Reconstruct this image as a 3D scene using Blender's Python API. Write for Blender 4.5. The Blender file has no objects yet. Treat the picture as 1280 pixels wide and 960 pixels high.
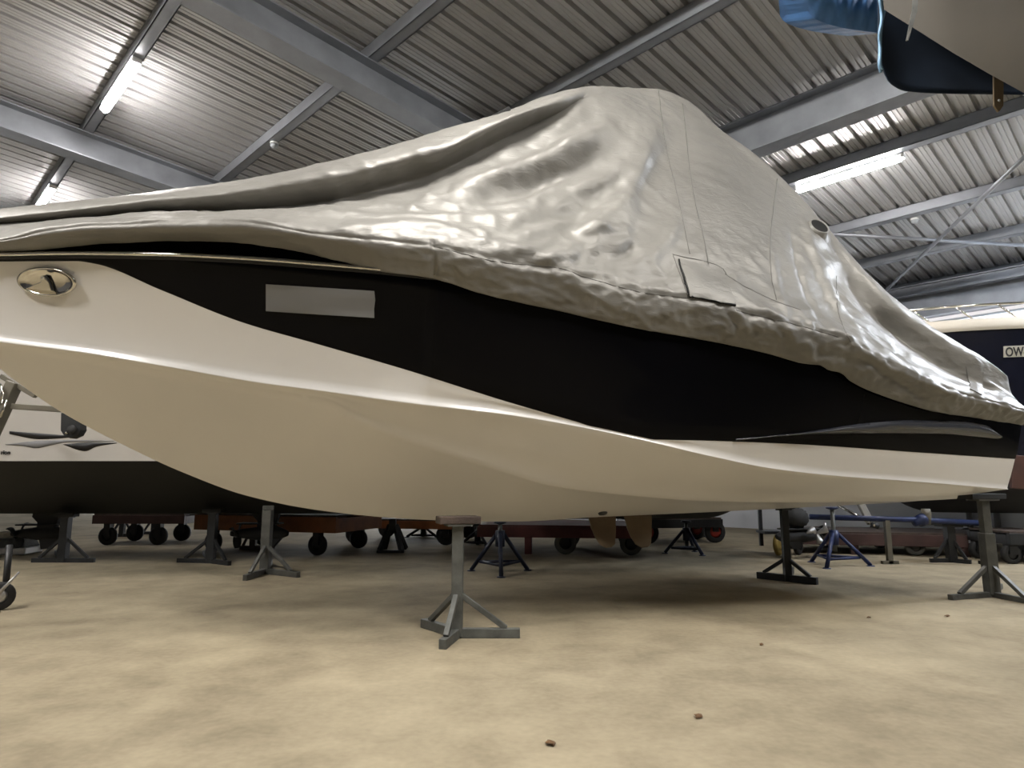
import bpy, bmesh, math, random
import numpy as np
from mathutils import Vector, Matrix, noise
from mathutils.kdtree import KDTree

random.seed(7)
C = bpy.context.scene.collection
PI = math.pi
# ------------------------------------------------------------------ camera geometry
F = 830.0; PITCH = math.atan(125/830); H = 1.0
CP, SP = math.cos(PITCH), math.sin(PITCH)
D1 = np.array([-.70, .714, 0]); D2 = np.array([.714, .70, 0])     # purlin direction, rafter direction
H0 = 4.85; SLOPE = .07
def ray(x, y):
    a = (x-640)/F; b = (480-y)/F
    return np.array([a, CP-b*SP, SP+b*CP])
def at(x, y, Y):
    r = ray(x, y); p = r*(Y/r[1]); return Vector((p[0], p[1], p[2]+H))
def fl(x, y):
    r = ray(x, y); p = r*(-H/r[2]); return Vector((p[0], p[1], 0))
def roof_pt(x, y, drop=0.0):
    r = ray(x, y); t = (H0-drop)/(r[2]+SLOPE*float(r@D2)); p = r*t
    return Vector((p[0], p[1], p[2]+H))
def zr(d2): return H+H0-SLOPE*d2
def dd(p): v = np.array([p[0], p[1], 0]); return float(v@D1), float(v@D2)
def w12(d1, d2, z): p = D1*d1+D2*d2; return Vector((p[0], p[1], z))
def proj(P):
    P = np.asarray(P, float); X = P[..., 0]; Y = P[..., 1]; Z = P[..., 2]-H
    dep = Y*CP+Z*SP; up = -Y*SP+Z*CP
    return 640+F*X/dep, 480-F*up/dep
# ------------------------------------------------------------------ materials
def mat(name, col, rough=.5, metal=0, bump=0, bscale=20, coat=0, var=0, vscale=3, spec=.5, emit=None, estr=0, trans=0):
    m = bpy.data.materials.new(name); m.use_nodes = True
    nt = m.node_tree; b = nt.nodes['Principled BSDF']
    b.inputs['Base Color'].default_value = (*col, 1)
    b.inputs['Roughness'].default_value = rough; b.inputs['Metallic'].default_value = metal
    b.inputs['Coat Weight'].default_value = coat; b.inputs['Coat Roughness'].default_value = .06
    b.inputs['Specular IOR Level'].default_value = spec
    tc = nt.nodes.new('ShaderNodeTexCoord')
    if var:
        n = nt.nodes.new('ShaderNodeTexNoise'); n.inputs['Scale'].default_value = vscale; n.inputs['Detail'].default_value = 6
        r = nt.nodes.new('ShaderNodeValToRGB')
        r.color_ramp.elements[0].position = .3; r.color_ramp.elements[1].position = .7
        r.color_ramp.elements[0].color = (*[c*(1-var) for c in col], 1)
        r.color_ramp.elements[1].color = (*[min(1, c*(1+var)) for c in col], 1)
        nt.links.new(tc.outputs['Object'], n.inputs['Vector']); nt.links.new(n.outputs['Fac'], r.inputs['Fac'])
        nt.links.new(r.outputs['Color'], b.inputs['Base Color'])
    if bump:
        n2 = nt.nodes.new('ShaderNodeTexNoise'); n2.inputs['Scale'].default_value = bscale; n2.inputs['Detail'].default_value = 5
        bp = nt.nodes.new('ShaderNodeBump'); bp.inputs['Strength'].default_value = bump; bp.inputs['Distance'].default_value = .01
        nt.links.new(tc.outputs['Object'], n2.inputs['Vector']); nt.links.new(n2.outputs['Fac'], bp.inputs['Height'])
        nt.links.new(bp.outputs['Normal'], b.inputs['Normal'])
    if emit:
        b.inputs['Emission Color'].default_value = (*emit, 1); b.inputs['Emission Strength'].default_value = estr
    return m
M = {}
M['white_gel'] = mat('white_gelcoat', (.72, .70, .67), .28, coat=.3, var=.03, vscale=1.2)
M['black_gel'] = mat('black_gelcoat', (.003, .003, .004), .08, spec=.08)
M['grey_gel'] = mat('dark_grey_gelcoat', (.035, .037, .045), .25, coat=.4)
M['chrome'] = mat('polished_steel', (.62, .60, .55), .12, 1.0)
M['plate'] = mat('grey_plate', (.20, .20, .20), .7, spec=.2)
M['steel'] = mat('painted_steel_grey', (.095, .098, .09), .55, .3, bump=.2, bscale=60, var=.35, vscale=9)
M['steel_lt'] = mat('weathered_steel', (.085, .085, .076), .55, .3, bump=.2, bscale=60, var=.3, vscale=8)
M['steel_dk'] = mat('dark_steel', (.016, .017, .018), .5, .2, bump=.2, bscale=60, var=.3, vscale=8)
M['blue_steel'] = mat('blue_painted_steel', (.007, .016, .065), .45, .1, bump=.1, var=.3, vscale=8)
M['navy_steel'] = mat('navy_painted_steel', (.008, .012, .028), .45, .1, bump=.1, var=.3, vscale=8)
M['wood'] = mat('worn_wood', (.06, .042, .033), .8, bump=.4, bscale=40, var=.35, vscale=12)
M['orange'] = mat('orange_painted_steel', (.22, .075, .02), .5, var=.25, vscale=5)
M['maroon'] = mat('maroon_painted_steel', (.095, .018, .017), .5, var=.25, vscale=5)
M['brown_steel'] = mat('brown_painted_steel', (.055, .026, .022), .55, var=.25, vscale=5)
M['rubber'] = mat('black_rubber', (.012, .012, .012), .75, bump=.2, bscale=80)
M['tyre_grey'] = mat('worn_grey_rubber', (.10, .10, .09), .8, bump=.2, bscale=80)
M['hub_red'] = mat('red_wheel_hub', (.30, .03, .02), .45)
M['hub_yellow'] = mat('yellow_wheel', (.36, .25, .06), .5, var=.2)
M['galv'] = mat('galvanised_steel', (.27, .285, .31), .42, .45, bump=.15, bscale=30, var=.14, vscale=3.5)
M['deck'] = mat('zinc_roof_sheet', (.46, .46, .46), .45, .35, bump=.05, bscale=12, var=.05, vscale=1.5)
M['wall'] = mat('pale_wall_panel', (.62, .65, .70), .7, var=.05, vscale=1.5)
M['wall_dk'] = mat('grey_wall_panel', (.10, .10, .105), .8, var=.1, vscale=.8)
M['pane'] = mat('daylit_translucent_pane', (.5, .5, .5), .5, emit=(1, .93, .91), estr=.42)
M['pane_gap'] = mat('daylit_clear_strip', (.8, .85, .9), .5, emit=(.90, .95, 1.0), estr=4)
M['doorlit'] = mat('daylit_door_sheet', (.8, .85, .9), .5, emit=(.92, .95, 1.0), estr=1.6)
M['doorbright'] = mat('daylit_door_opening', (.8, .85, .9), .5, emit=(.95, .97, 1.0), estr=7)
M['frame_w'] = mat('grey_window_frame', (.42, .45, .48), .5)
M['tube'] = mat('lit_tube', (1, 1, 1), .5, emit=(1, .965, .92), estr=330)
M['tube_soft'] = mat('lit_tube_soft', (1, 1, 1), .5, emit=(1, .95, .92), estr=108)
M['tube_roof_fill'] = mat('added_roof_fill_tube', (1, 1, 1), .5, emit=(.84, .90, 1), estr=430)  # for the cool tubes added out of view to brighten the right roof
M['lamp_body'] = mat('lamp_housing', (.75, .75, .74), .5)
M['antifoul_blk'] = mat('black_antifouling', (.0045, .005, .0052), .5, var=.2, vscale=2)
M['antifoul_gry'] = mat('grey_antifouling', (.045, .046, .052), .5, var=.2, vscale=2)
M['navy'] = mat('navy_gelcoat', (.0025, .0035, .011), .25, coat=.1)
M['cream'] = mat('cream_gelcoat', (.46, .42, .35), .45, var=.05)
M['white'] = mat('white_gloss', (.44, .42, .39), .35, coat=.2)
M['tan_paint'] = mat('tan_primer', (.27, .185, .105), .6, var=.12, vscale=6)
M['beige_hull'] = mat('shaded_beige_gelcoat', (.055, .047, .034), .5, var=.10, vscale=4)  # base colour darkened to carry the shade on the overhanging bow
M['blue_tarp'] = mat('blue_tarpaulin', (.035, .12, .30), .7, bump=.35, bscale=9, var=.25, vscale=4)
M['blue_tarp_shade'] = mat('shaded_blue_tarpaulin', (.006, .017, .038), .8, bump=.25, bscale=9, var=.2, vscale=3)  # blue darkened in the colour for the shade the sheet hangs in
M['hem_blue'] = mat('pale_blue_tarp_hem', (.22, .40, .60), .5, bump=.3, bscale=12, var=.25, vscale=7)
M['leather'] = mat('brown_strap', (.10, .07, .035), .6, bump=.2, var=.2, vscale=15)
M['black_print'] = mat('black_print', (.004, .004, .005), .5)
M['grey_print'] = mat('grey_print', (.17, .17, .175), .45)
M['letters'] = mat('black_letters', (.01, .01, .01), .5)
M['num_plate'] = mat('pale_number_plate', (.42, .40, .34), .5)
M['thread'] = mat('dark_thread', (.10, .095, .085), .8)
M['void'] = mat('black_lining', (.004, .004, .004), .9)
M['mahogany'] = mat('mahogany_panel', (.05, .018, .011), .5, var=.25, vscale=6)
M['rope'] = mat('pale_rope', (.42, .40, .33), .8, bump=.5, bscale=60, var=.2, vscale=20)
M['leaf'] = mat('dry_leaf', (.12, .06, .02), .7, var=.3, vscale=40)
M['beige_steel'] = mat('beige_painted_steel', (.105, .094, .07), .5, var=.15, vscale=5)
M['alu'] = mat('brushed_aluminium', (.5, .5, .5), .35, .8)

# silver cover cloth
def cover_mat():
    m = bpy.data.materials.new('silver_cover_cloth'); m.use_nodes = True
    nt = m.node_tree; b = nt.nodes['Principled BSDF']; L = nt.links.new
    b.inputs['Roughness'].default_value = .47; b.inputs['Metallic'].default_value = .24; b.inputs['Specular IOR Level'].default_value = .35
    tc = nt.nodes.new('ShaderNodeTexCoord')
    n = nt.nodes.new('ShaderNodeTexNoise'); n.inputs['Scale'].default_value = 2.2; n.inputs['Detail'].default_value = 8
    r = nt.nodes.new('ShaderNodeValToRGB')
    r.color_ramp.elements[0].position = .3; r.color_ramp.elements[0].color = (.185, .178, .163, 1)
    r.color_ramp.elements[1].position = .7; r.color_ramp.elements[1].color = (.23, .222, .203, 1)
    L(tc.outputs['Object'], n.inputs['Vector']); L(n.outputs['Fac'], r.inputs['Fac']); L(r.outputs['Color'], b.inputs['Base Color'])
    v = nt.nodes.new('ShaderNodeTexNoise'); v.inputs['Scale'].default_value = 14; v.inputs['Detail'].default_value = 7
    v.inputs['Distortion'].default_value = 1.4
    v2 = nt.nodes.new('ShaderNodeTexNoise'); v2.inputs['Scale'].default_value = 160; v2.inputs['Detail'].default_value = 3
    mp = nt.nodes.new('ShaderNodeMapping'); mp.inputs['Rotation'].default_value = (0, .5, 0); mp.inputs['Scale'].default_value = (.6, 1, 1.6)
    L(tc.outputs['Object'], mp.inputs['Vector']); L(mp.outputs['Vector'], v.inputs['Vector']); L(tc.outputs['Object'], v2.inputs['Vector'])
    b1 = nt.nodes.new('ShaderNodeBump'); b1.inputs['Strength'].default_value = .32; b1.inputs['Distance'].default_value = .012
    b2 = nt.nodes.new('ShaderNodeBump'); b2.inputs['Strength'].default_value = .18; b2.inputs['Distance'].default_value = .002
    L(v.outputs['Fac'], b1.inputs['Height']); L(v2.outputs['Fac'], b2.inputs['Height'])
    L(b1.outputs['Normal'], b2.inputs['Normal']); L(b2.outputs['Normal'], b.inputs['Normal'])
    return m
M['cover'] = cover_mat()
def floor_mat():
    m = bpy.data.materials.new('dusty_concrete'); m.use_nodes = True
    nt = m.node_tree; b = nt.nodes['Principled BSDF']; L = nt.links.new
    tc = nt.nodes.new('ShaderNodeTexCoord')
    def noise_n(s, d, dist=0):
        n = nt.nodes.new('ShaderNodeTexNoise'); n.inputs['Scale'].default_value = s; n.inputs['Detail'].default_value = d
        n.inputs['Distortion'].default_value = dist; L(tc.outputs['Object'], n.inputs['Vector']); return n
    a, c, e = noise_n(.55, 7, .6), noise_n(3.2, 9, .3), noise_n(26, 5)
    mx = nt.nodes.new('ShaderNodeMix'); mx.data_type = 'FLOAT'; mx.inputs[0].default_value = .42
    L(a.outputs['Fac'], mx.inputs[2]); L(c.outputs['Fac'], mx.inputs[3])
    mx2 = nt.nodes.new('ShaderNodeMix'); mx2.data_type = 'FLOAT'; mx2.inputs[0].default_value = .15
    L(mx.outputs[0], mx2.inputs[2]); L(e.outputs['Fac'], mx2.inputs[3])
    r = nt.nodes.new('ShaderNodeValToRGB')
    r.color_ramp.elements[0].position = .33; r.color_ramp.elements[0].color = (.165, .137, .092, 1)
    r.color_ramp.elements[1].position = .66; r.color_ramp.elements[1].color = (.37, .316, .218, 1)
    L(mx2.outputs[0], r.inputs['Fac']); L(r.outputs['Color'], b.inputs['Base Color'])
    b.inputs['Roughness'].default_value = .8; b.inputs['Specular IOR Level'].default_value = .12
    bp = nt.nodes.new('ShaderNodeBump'); bp.inputs['Strength'].default_value = .15; bp.inputs['Distance'].default_value = .01
    L(c.outputs['Fac'], bp.inputs['Height']); L(bp.outputs['Normal'], b.inputs['Normal'])
    return m
M['floor'] = floor_mat()

# ------------------------------------------------------------------ mesh helpers
def tag(o, label=None, cat=None, group=None, kind=None):
    if label: o['label'] = label
    if cat: o['category'] = cat
    if group: o['group'] = group
    if kind: o['kind'] = kind
    return o
def thing(name, label, cat, loc=(0, 0, 0), rz=0, group=None):
    o = bpy.data.objects.new(name, None); C.objects.link(o); o.empty_display_size = .1
    o.location = loc; o.rotation_euler = (0, 0, rz)
    return tag(o, label, cat, group)
class MB:
    def __init__(s): s.v = []; s.f = []; s.m = []; s.mi = 0; s.sm = []
    def add(s, vs, fs, smooth=False):
        o = len(s.v); s.v += [tuple(map(float, p)) for p in vs]
        for f in fs: s.f.append([o+i for i in f]); s.m.append(s.mi); s.sm.append(smooth)
        return s
    def box(s, lo, hi):
        x0, y0, z0 = lo; x1, y1, z1 = hi
        return s.add([(x0, y0, z0), (x1, y0, z0), (x1, y1, z0), (x0, y1, z0), (x0, y0, z1), (x1, y0, z1), (x1, y1, z1), (x0, y1, z1)],
              [(3, 2, 1, 0), (4, 5, 6, 7), (0, 1, 5, 4), (1, 2, 6, 5), (2, 3, 7, 6), (3, 0, 4, 7)])
    def bar(s, a, b, w, h, up=(0, 0, 1)):
        a = Vector(a); b = Vector(b); d = (b-a).normalized(); u = Vector(up)
        if abs(d.dot(u)) > .98: u = Vector((0, 1, 0))
        sd = d.cross(u).normalized(); u = sd.cross(d)
        vs = []
        for p in (a, b):
            for (i, j) in ((-1, -1), (1, -1), (1, 1), (-1, 1)): vs.append(p+sd*(i*w/2)+u*(j*h/2))
        return s.add(vs, [(0, 1, 2, 3), (7, 6, 5, 4), (0, 4, 5, 1), (1, 5, 6, 2), (2, 6, 7, 3), (3, 7, 4, 0)])
    def tube(s, pts, r, n=10, cap=True):
        pts = [Vector(p) for p in pts]; N = len(pts); rs = r if isinstance(r, (list, tuple)) else [r]*N
        d0 = (pts[1]-pts[0]).normalized(); u = d0.orthogonal().normalized(); vs = []
        for i in range(N):
            d = (pts[min(N-1, i+1)]-pts[max(0, i-1)]).normalized()
            u = (u-d*u.dot(d)).normalized(); w = d.cross(u)
            for k in range(n):
                a = 2*PI*k/n; vs.append(pts[i]+(u*math.cos(a)+w*math.sin(a))*rs[i])
        fs = [(i*n+k, i*n+(k+1) % n, (i+1)*n+(k+1) % n, (i+1)*n+k) for i in range(N-1) for k in range(n)]
        if cap: fs += [tuple(range(n-1, -1, -1)), tuple((N-1)*n+k for k in range(n))]
        return s.add(vs, fs, True)
    def lathe(s, prof, n=24, org=(0, 0, 0), axis=(0, 0, 1)):
        ax = Vector(axis).normalized(); u = ax.orthogonal().normalized(); w = ax.cross(u); o = Vector(org); vs = []
        for (r, z) in prof:
            for k in range(n):
                a = 2*PI*k/n; vs.append(o+ax*z+(u*math.cos(a)+w*math.sin(a))*max(r, 1e-4))
        P = len(prof)
        fs = [(i*n+k, i*n+(k+1) % n, (i+1)*n+(k+1) % n, (i+1)*n+k) for i in range(P-1) for k in range(n)]
        return s.add(vs, fs, True)
    def grid(s, G, smooth=True, flip=False):
        a, b = len(G), len(G[0]); vs = [p for row in G for p in row]; fs = []
        for i in range(a-1):
            for j in range(b-1):
                q = (i*b+j, (i+1)*b+j, (i+1)*b+j+1, i*b+j+1); fs.append(q[::-1] if flip else q)
        return s.add(vs, fs, smooth)
    def slab(s, poly, n, t):            # polygon thickened along n
        k = len(poly); n = Vector(n)*t; vs = [Vector(p) for p in poly]+[Vector(p)+n for p in poly]
        return s.add(vs, [tuple(range(k-1, -1, -1)), tuple(range(k, 2*k))]+[(i, (i+1) % k, k+(i+1) % k, k+i) for i in range(k)])
    def build(s, name, mats, parent=None, bevel=0, auto=False, recalc=True):
        me = bpy.data.meshes.new(name); me.from_pydata(s.v, [], s.f)
        for m in (mats if isinstance(mats, (list, tuple)) else [mats]): me.materials.append(m)
        me.polygons.foreach_set('material_index', s.m); me.polygons.foreach_set('use_smooth', s.sm); me.update()
        if recalc:
            b = bmesh.new(); b.from_mesh(me); bmesh.ops.recalc_face_normals(b, faces=b.faces); b.to_mesh(me); b.free()
        o = bpy.data.objects.new(name, me); C.objects.link(o)
        if parent: o.parent = parent
        if bevel:
            bv = o.modifiers.new('bevel', 'BEVEL'); bv.width = bevel; bv.segments = 2; bv.limit_method = 'ANGLE'
        return o
def children(o): return list(o.children)
def copy_tree(o, parent=None):
    c = o.copy(); C.objects.link(c)
    if parent: c.parent = parent
    for ch in children(o): copy_tree(ch, c)
    return c
def struct(mb, name, m, **k): return tag(mb.build(name, m, **k), kind='structure')
def hermite(xs, ys):
    xs = np.array(xs, float); ys = np.array(ys, float); n = len(xs)
    h = np.diff(xs); dl = np.diff(ys)/h; m = np.zeros(n)
    m[0] = dl[0]; m[-1] = dl[-1]
    for i in range(1, n-1):
        if dl[i-1]*dl[i] > 0:
            w1 = 2*h[i]+h[i-1]; w2 = h[i]+2*h[i-1]; m[i] = (w1+w2)/(w1/dl[i-1]+w2/dl[i])
    def f(x):
        x = np.asarray(x, float); i = np.clip(np.searchsorted(xs, x)-1, 0, n-2)
        t = (x-xs[i])/h[i]; tt = np.clip(t, 0, 1)
        y = ((1+2*tt)*(1-tt)**2*ys[i]+tt*(1-tt)**2*h[i]*m[i]+tt*tt*(3-2*tt)*ys[i+1]+tt*tt*(tt-1)*h[i]*m[i+1])
        return y+np.where(x < xs[0], (x-xs[0])*m[0], 0)+np.where(x > xs[-1], (x-xs[-1])*m[-1], 0)
    return f
def curve(pts): return hermite([p[0] for p in pts], [p[1] for p in pts])
def smooth01(t): t = np.clip(t, 0, 1); return t*t*(3-2*t)

# ================================================================== THE HALL
# floor
hm = MB(); hm.add([w12(-9, -9, 0), w12(32, -9, 0), w12(32, 14.9, 0), w12(-9, 14.9, 0)], [(0, 1, 2, 3)])
struct(hm, 'floor', M['floor'])
# corrugated ceiling, ribs running along the rafters
PITCHR = .207; up = .06
prof = []
d = -9.2
while d < 32:
    for (o, h) in ((0, 0), (.040, 0), (.045, .007), (.052, .007), (.057, 0), (.093, 0), (.098, .007), (.105, .007), (.110, 0), (.150, 0), (.157, up), (.199, up)): prof.append((d+o, h))
    d += PITCHR
G = [[w12(q, dv, zr(dv)+.15+h) for (q, h) in prof] for dv in (-9, 15.0)]
cm = MB(); cm.grid(G, smooth=False); struct(cm, 'ceiling', M['deck'])
# purlins (C sections along D1)
pd = [dd(roof_pt(140, 120))[1], dd(roof_pt(350, 170))[1], dd(roof_pt(810, 57))[1],
      dd(roof_pt(1280, 139))[1], dd(roof_pt(1280, 234))[1], dd(roof_pt(1280, 292))[1], dd(roof_pt(1280, 338))[1]]
print('purlin d2', [round(q, 2) for q in pd])
ntrim = [0]
def trim(mb, m, **k):
    ntrim[0] += 1; return struct(mb, 'trim_%d' % ntrim[0], m, **k)
def csec(d2, a, b, z0, w, h, t=.012):
    mb = MB()
    def bx(x0, x1, y0, y1):
        vs = []
        for q in (a, b):
            for (x, y) in ((x0, y0), (x1, y0), (x1, y1), (x0, y1)): vs.append(w12(q, d2+x, z0+y))
        mb.add(vs, [(0, 1, 2, 3), (7, 6, 5, 4), (0, 4, 5, 1), (1, 5, 6, 2), (2, 6, 7, 3), (3, 7, 4, 0)])
    bx(-w/2, w/2, 0, t); bx(-w/2, -w/2+t, 0, h); bx(w/2-t, w/2, 0, .03); bx(-w/2, w/2, h-t, h)
    return mb
for i, q in enumerate(pd): trim(csec(q, -8.9, 31, zr(q), .13 if i < 3 else .15, .15), M['galv'])
for q in (pd[0]-1.9, pd[0]-3.8, pd[0]-5.7): trim(csec(q, -8.9, 31, zr(q), .13, .15), M['galv'])
def ibeam(A, B, hgt, wid, tf=.018, tw=.012):
    mb = MB(); A = Vector(A); B = Vector(B); u = Vector((0, 0, 1))
    mb.bar(A+u*tf/2, B+u*tf/2, wid, tf); mb.bar(A+u*(hgt-tf/2), B+u*(hgt-tf/2), wid, tf); mb.bar(A+u*hgt/2, B+u*hgt/2, tw, hgt-2*tf)
    return mb
BD = .36
r1 = dd(roof_pt(435, 96, BD))[0]+.13; r2 = dd(roof_pt(80, 186, BD))[0]+.13
d2b = dd(roof_pt(1030, 153, BD))[1]+.13
print('rafters', r1, r2, 'beam', d2b)
for a in (r1, r2, r2+(r2-r1), r2+2*(r2-r1), r2+3*(r2-r1)):
    trim(ibeam(w12(a, -8.9, zr(-8.9)-BD), w12(a, d2b if a == r1 else 14.6, zr(d2b if a == r1 else 14.6)-BD), BD, .26), M['galv'])
trim(ibeam(w12(r1-.0, d2b, zr(d2b)-BD), w12(-8.9, d2b, zr(d2b)-BD), BD+.10, .26), M['galv'])
# eave beam and cross bracing
EW = 14.7
ze = zr(pd[6])
trim(ibeam(w12(31, EW-.12, ze-.62), w12(-8.9, EW-.12, ze-.62), .5, .22), M['galv'])
trim(ibeam(w12(31, EW-.35, ze-.20), w12(-8.9, EW-.35, ze-.20), .2, .16), M['galv'])
b = MB(); b.tube([roof_pt(1310, 168, .18), roof_pt(1100, 370, .18)], .028, 10); trim(b, M['galv'])
b = MB(); b.tube([roof_pt(1030, 292, .10), roof_pt(1300, 308, .10)], .03, 10); trim(b, M['galv'])
# walls
def wallbox(name, p0, p1, z0, z1, m, t=.12):
    b = MB(); b.bar((p0.x, p0.y, (z0+z1)/2), (p1.x, p1.y, (z0+z1)/2), t, z1-z0); return struct(b, name, m)
zw1 = 1+(at(1280, 408, 1).z-1)*0; 
def on_wall(x, y):
    r = ray(x, y); t = EW/float(r@D2); return r*t+np.array([0, 0, H])
zlo = on_wall(1200, 425)[2]; zhi = on_wall(1210, 374)[2]
print('window z', zlo, zhi, 'eave', ze)
wallbox('wall_right', w12(-9, EW+.06, 0), w12(32, EW+.06, 0), 0, zlo, M['wall'])
wallbox('wall_right_top', w12(-9, EW+.06, 0), w12(32, EW+.06, 0), zhi, zr(EW)+.2, M['wall'])
wallbox('wall_left', w12(-9, -9.06, 0), w12(32, -9.06, 0), 0, 6.9, M['wall_dk'])
wallbox('wall_front', w12(-9.06, -9, 0), w12(-9.06, 15, 0), 0, 6.9, M['wall_dk'])
wallbox('wall_back', w12(31.06, -9, 0), w12(31.06, 15, 0), 0, 6.9, M['wall_dk'])
# clerestory windows: each one a frame with a glowing pane
k = 0; wd = -8.8
while wd < 9:
    k += 1; w1 = wd+2.6
    fr = MB(); zc = (zlo+zhi)/2
    for (za, zb) in ((zlo, zlo+.06), (zhi-.06, zhi), (zlo+(zhi-zlo)*.52, zlo+(zhi-zlo)*.52+.04)):
        fr.bar(w12(wd, EW+.04, (za+zb)/2), w12(w1, EW+.04, (za+zb)/2), .10, zb-za)
    for q in (wd+.06, w1-.06): fr.bar(w12(q, EW+.02, zlo), w12(q, EW+.02, zhi), .12, .12)
    fo = struct(fr, 'window_%d' % k, M['frame_w'])
    pn = MB(); pn.bar(w12(wd, EW+.10, zc), w12(w1, EW+.10, zc), .02, zhi-zlo); pn.build('window_pane', M['pane'], fo)
    pn = MB(); pn.bar(w12(wd, EW+.085, zlo+(zhi-zlo)*.42), w12(w1, EW+.085, zlo+(zhi-zlo)*.42), .02, (zhi-zlo)*.14); pn.bar(w12(wd, EW+.085, zhi-.10), w12(w1, EW+.085, zhi-.10), .02, .07); pn.build('clear_strip', M['pane_gap'], fo)
    wd = w1
wallbox('wall_right_far', w12(wd, EW+.06, 0), w12(32, EW+.06, 0), zlo, zhi, M['wall_dk'])
# roller doors in the back wall and the right wall: bright daylight far down the hall
for i, (a, bb) in enumerate(((( -2, 31.0), (3.0, 31.0)), ((6.5, 31.0), (11.0, 31.0)))):
    b = MB(); b.bar(w12(a[1]-.03, a[0], 2.0), w12(a[1]-.03, bb[0], 2.0), .06, 4.0); struct(b, 'door_%d' % (i+1), M['doorlit'])
b = MB(); b.bar(w12(18, EW-.03, 1.6), w12(24, EW-.03, 1.6), .06, 3.2); struct(b, 'door_3', M['doorbright'])
# wall pipes
for px in (1212, 1246):
    b = MB(); p = on_wall(px, 640); b.tube([(p[0]-.04, p[1]-.04, 0), (p[0]-.04, p[1]-.04, zlo)], .05, 10); trim(b, M['galv'])

# ------------------------------------------------------------------ lamps
def make_lamp():
    t = thing('ceiling_light', 'x', 'light', group='tube lights under the purlins')
    b = MB(); b.box((-.68, -.045, -.045), (.68, .045, 0)); b.box((-.70, -.05, -.06), (-.66, .05, 0)); b.box((.66, -.05, -.06), (.70, .05, 0))
    b.build('housing', M['lamp_body'], t, bevel=.006)
    b = MB(); n = 10; pr = [(-.052+.104*i/n, -.045-.05*math.sin(PI*i/n)) for i in range(n+1)]
    b.grid([[(x, p[0], p[1]) for p in pr] for x in (-.655, .655)], smooth=True)
    for x in (-.655, .655): b.add([(x, *p) for p in pr], [tuple(range(n+1))])
    b.build('diffuser', M['tube'], t)
    return t
lamp0 = make_lamp(); lamp_used = [False]
lang = math.atan2(D1[1], D1[0])
def lamp(d1, d2, label, soft=False):
    o = copy_tree(lamp0)
    o.location = w12(d1, d2, zr(d2)); o.rotation_euler = (0, 0, lang); o['label'] = label
    if soft:
        df = [c for c in o.children if c.name.startswith('diffuser')][0]; df.data = df.data.copy(); df.data.materials[0] = M['tube_soft' if soft is True else soft]
    return o
pa = dd(roof_pt(145, 103)); pb = dd(roof_pt(47, 245)); pc = dd(roof_pt(1065, 221))
print('lamps', pa, pb, pc, pb[0]-pa[0])
lamp(pa[0], pd[0], 'lit tube light at upper left, the longer of two on that purlin', True)
lamp(pb[0], pd[0], 'lit tube light seen end-on at far left, just above the cover edge', True)
lamp(pc[0], pd[3]+.10, 'lit tube light under the bright roof sheets right of the cover', True)
stp = pb[0]-pa[0]
lamp(4.0, -3.0, 'lit tube light out of sight behind the photographer at left')
lamp(6.2, -3.0, 'lit tube light out of sight behind the photographer, further left')
lamp(2.2, pd[0], 'lit tube light out of sight above the photographer')
lamp(-1.2, pd[4], 'added unseen cool tube light right of the stern, brightening the roof', 'tube_roof_fill')  # this and the next are added lamps, lifting the right roof sheets
lamp(-1.6, pd[5], 'added unseen cool tube light near the right wall, brightening the roof', 'tube_roof_fill')
lamp(-1.2, pd[0], 'lit tube light out of sight above the aisle beside the covered boat')
lamp(-1.6, pd[2], 'lit tube light out of sight above the aisle at the stern')
lamp(8.1, -3.0, 'lit tube light out of sight left of the photographer')
for c in list(lamp0.children): bpy.data.objects.remove(c)
bpy.data.objects.remove(lamp0)
# round detectors
def detector(p, label):
    t = thing('smoke_detector', label, 'detector', p, group='round detectors under the purlins')
    b = MB(); b.lathe([(0, 0), (.055, 0), (.06, -.02), (.058, -.03)], 20); b.build('base', M['lamp_body'], t)
    b = MB(); b.lathe([(.05, -.03), (.052, -.055), (.035, -.075), (0, -.08)], 20); b.build('head', M['frame_w'], t)
detector(roof_pt(343, 178), 'small round white detector on the purlin above the cover, left')
detector(roof_pt(1143, 273), 'small round white detector on the bright purlin at right')

# ================================================================== MAIN BOAT
E_ = np.array([.9525, .3045]); E_ /= np.linalg.norm(E_)
T0 = np.array([-.559, 5.285])+4.70*E_
BOW = -E_; NEAR = np.array([E_[1], -E_[0]])
BROT = math.atan2(BOW[1], BOW[0])
LEN = 8.42
def bw(u, v, z):
    u, v, z = np.broadcast_arrays(np.asarray(u, float), np.asarray(v, float), np.asarray(z, float))
    return np.stack([T0[0]+BOW[0]*u+NEAR[0]*v, T0[1]+BOW[1]*u+NEAR[1]*v, z], -1)
def half_b(u):
    u = np.asarray(u, float); t = np.clip((u-3.6)/(LEN-3.6), 0, 1)
    return 1.25*(1-t**2.4)-.13*np.clip((2.2-u)/2.2, 0, 1)**1.6
def half_c(u):
    u = np.asarray(u, float); t = np.clip((u-3.2)/(LEN-3.2), 0, 1)
    return 1.06*(1-t**2.0)-.04*np.clip((2.2-u)/2.2, 0, 1)
def solve_z(u, v, cf, lo=-.5, hi=6.5):
    u = np.asarray(u, float); lo = np.full(u.shape, lo); hi = np.full(u.shape, hi)
    for _ in range(45):
        m = (lo+hi)/2; x, y = proj(bw(u, v, m)); below = y > cf(x)
        lo = np.where(below, m, lo); hi = np.where(below, hi, m)
    return (lo+hi)/2
c_chine = curve([(-230, 372), (-100, 406), (0, 425), (100, 438), (215, 457), (325, 476), (400, 486), (500, 500), (640, 518), (730, 534), (805, 550), (890, 570), (965, 585), (1055, 595), (1140, 601), (1260, 611), (1300, 614)])
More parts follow.
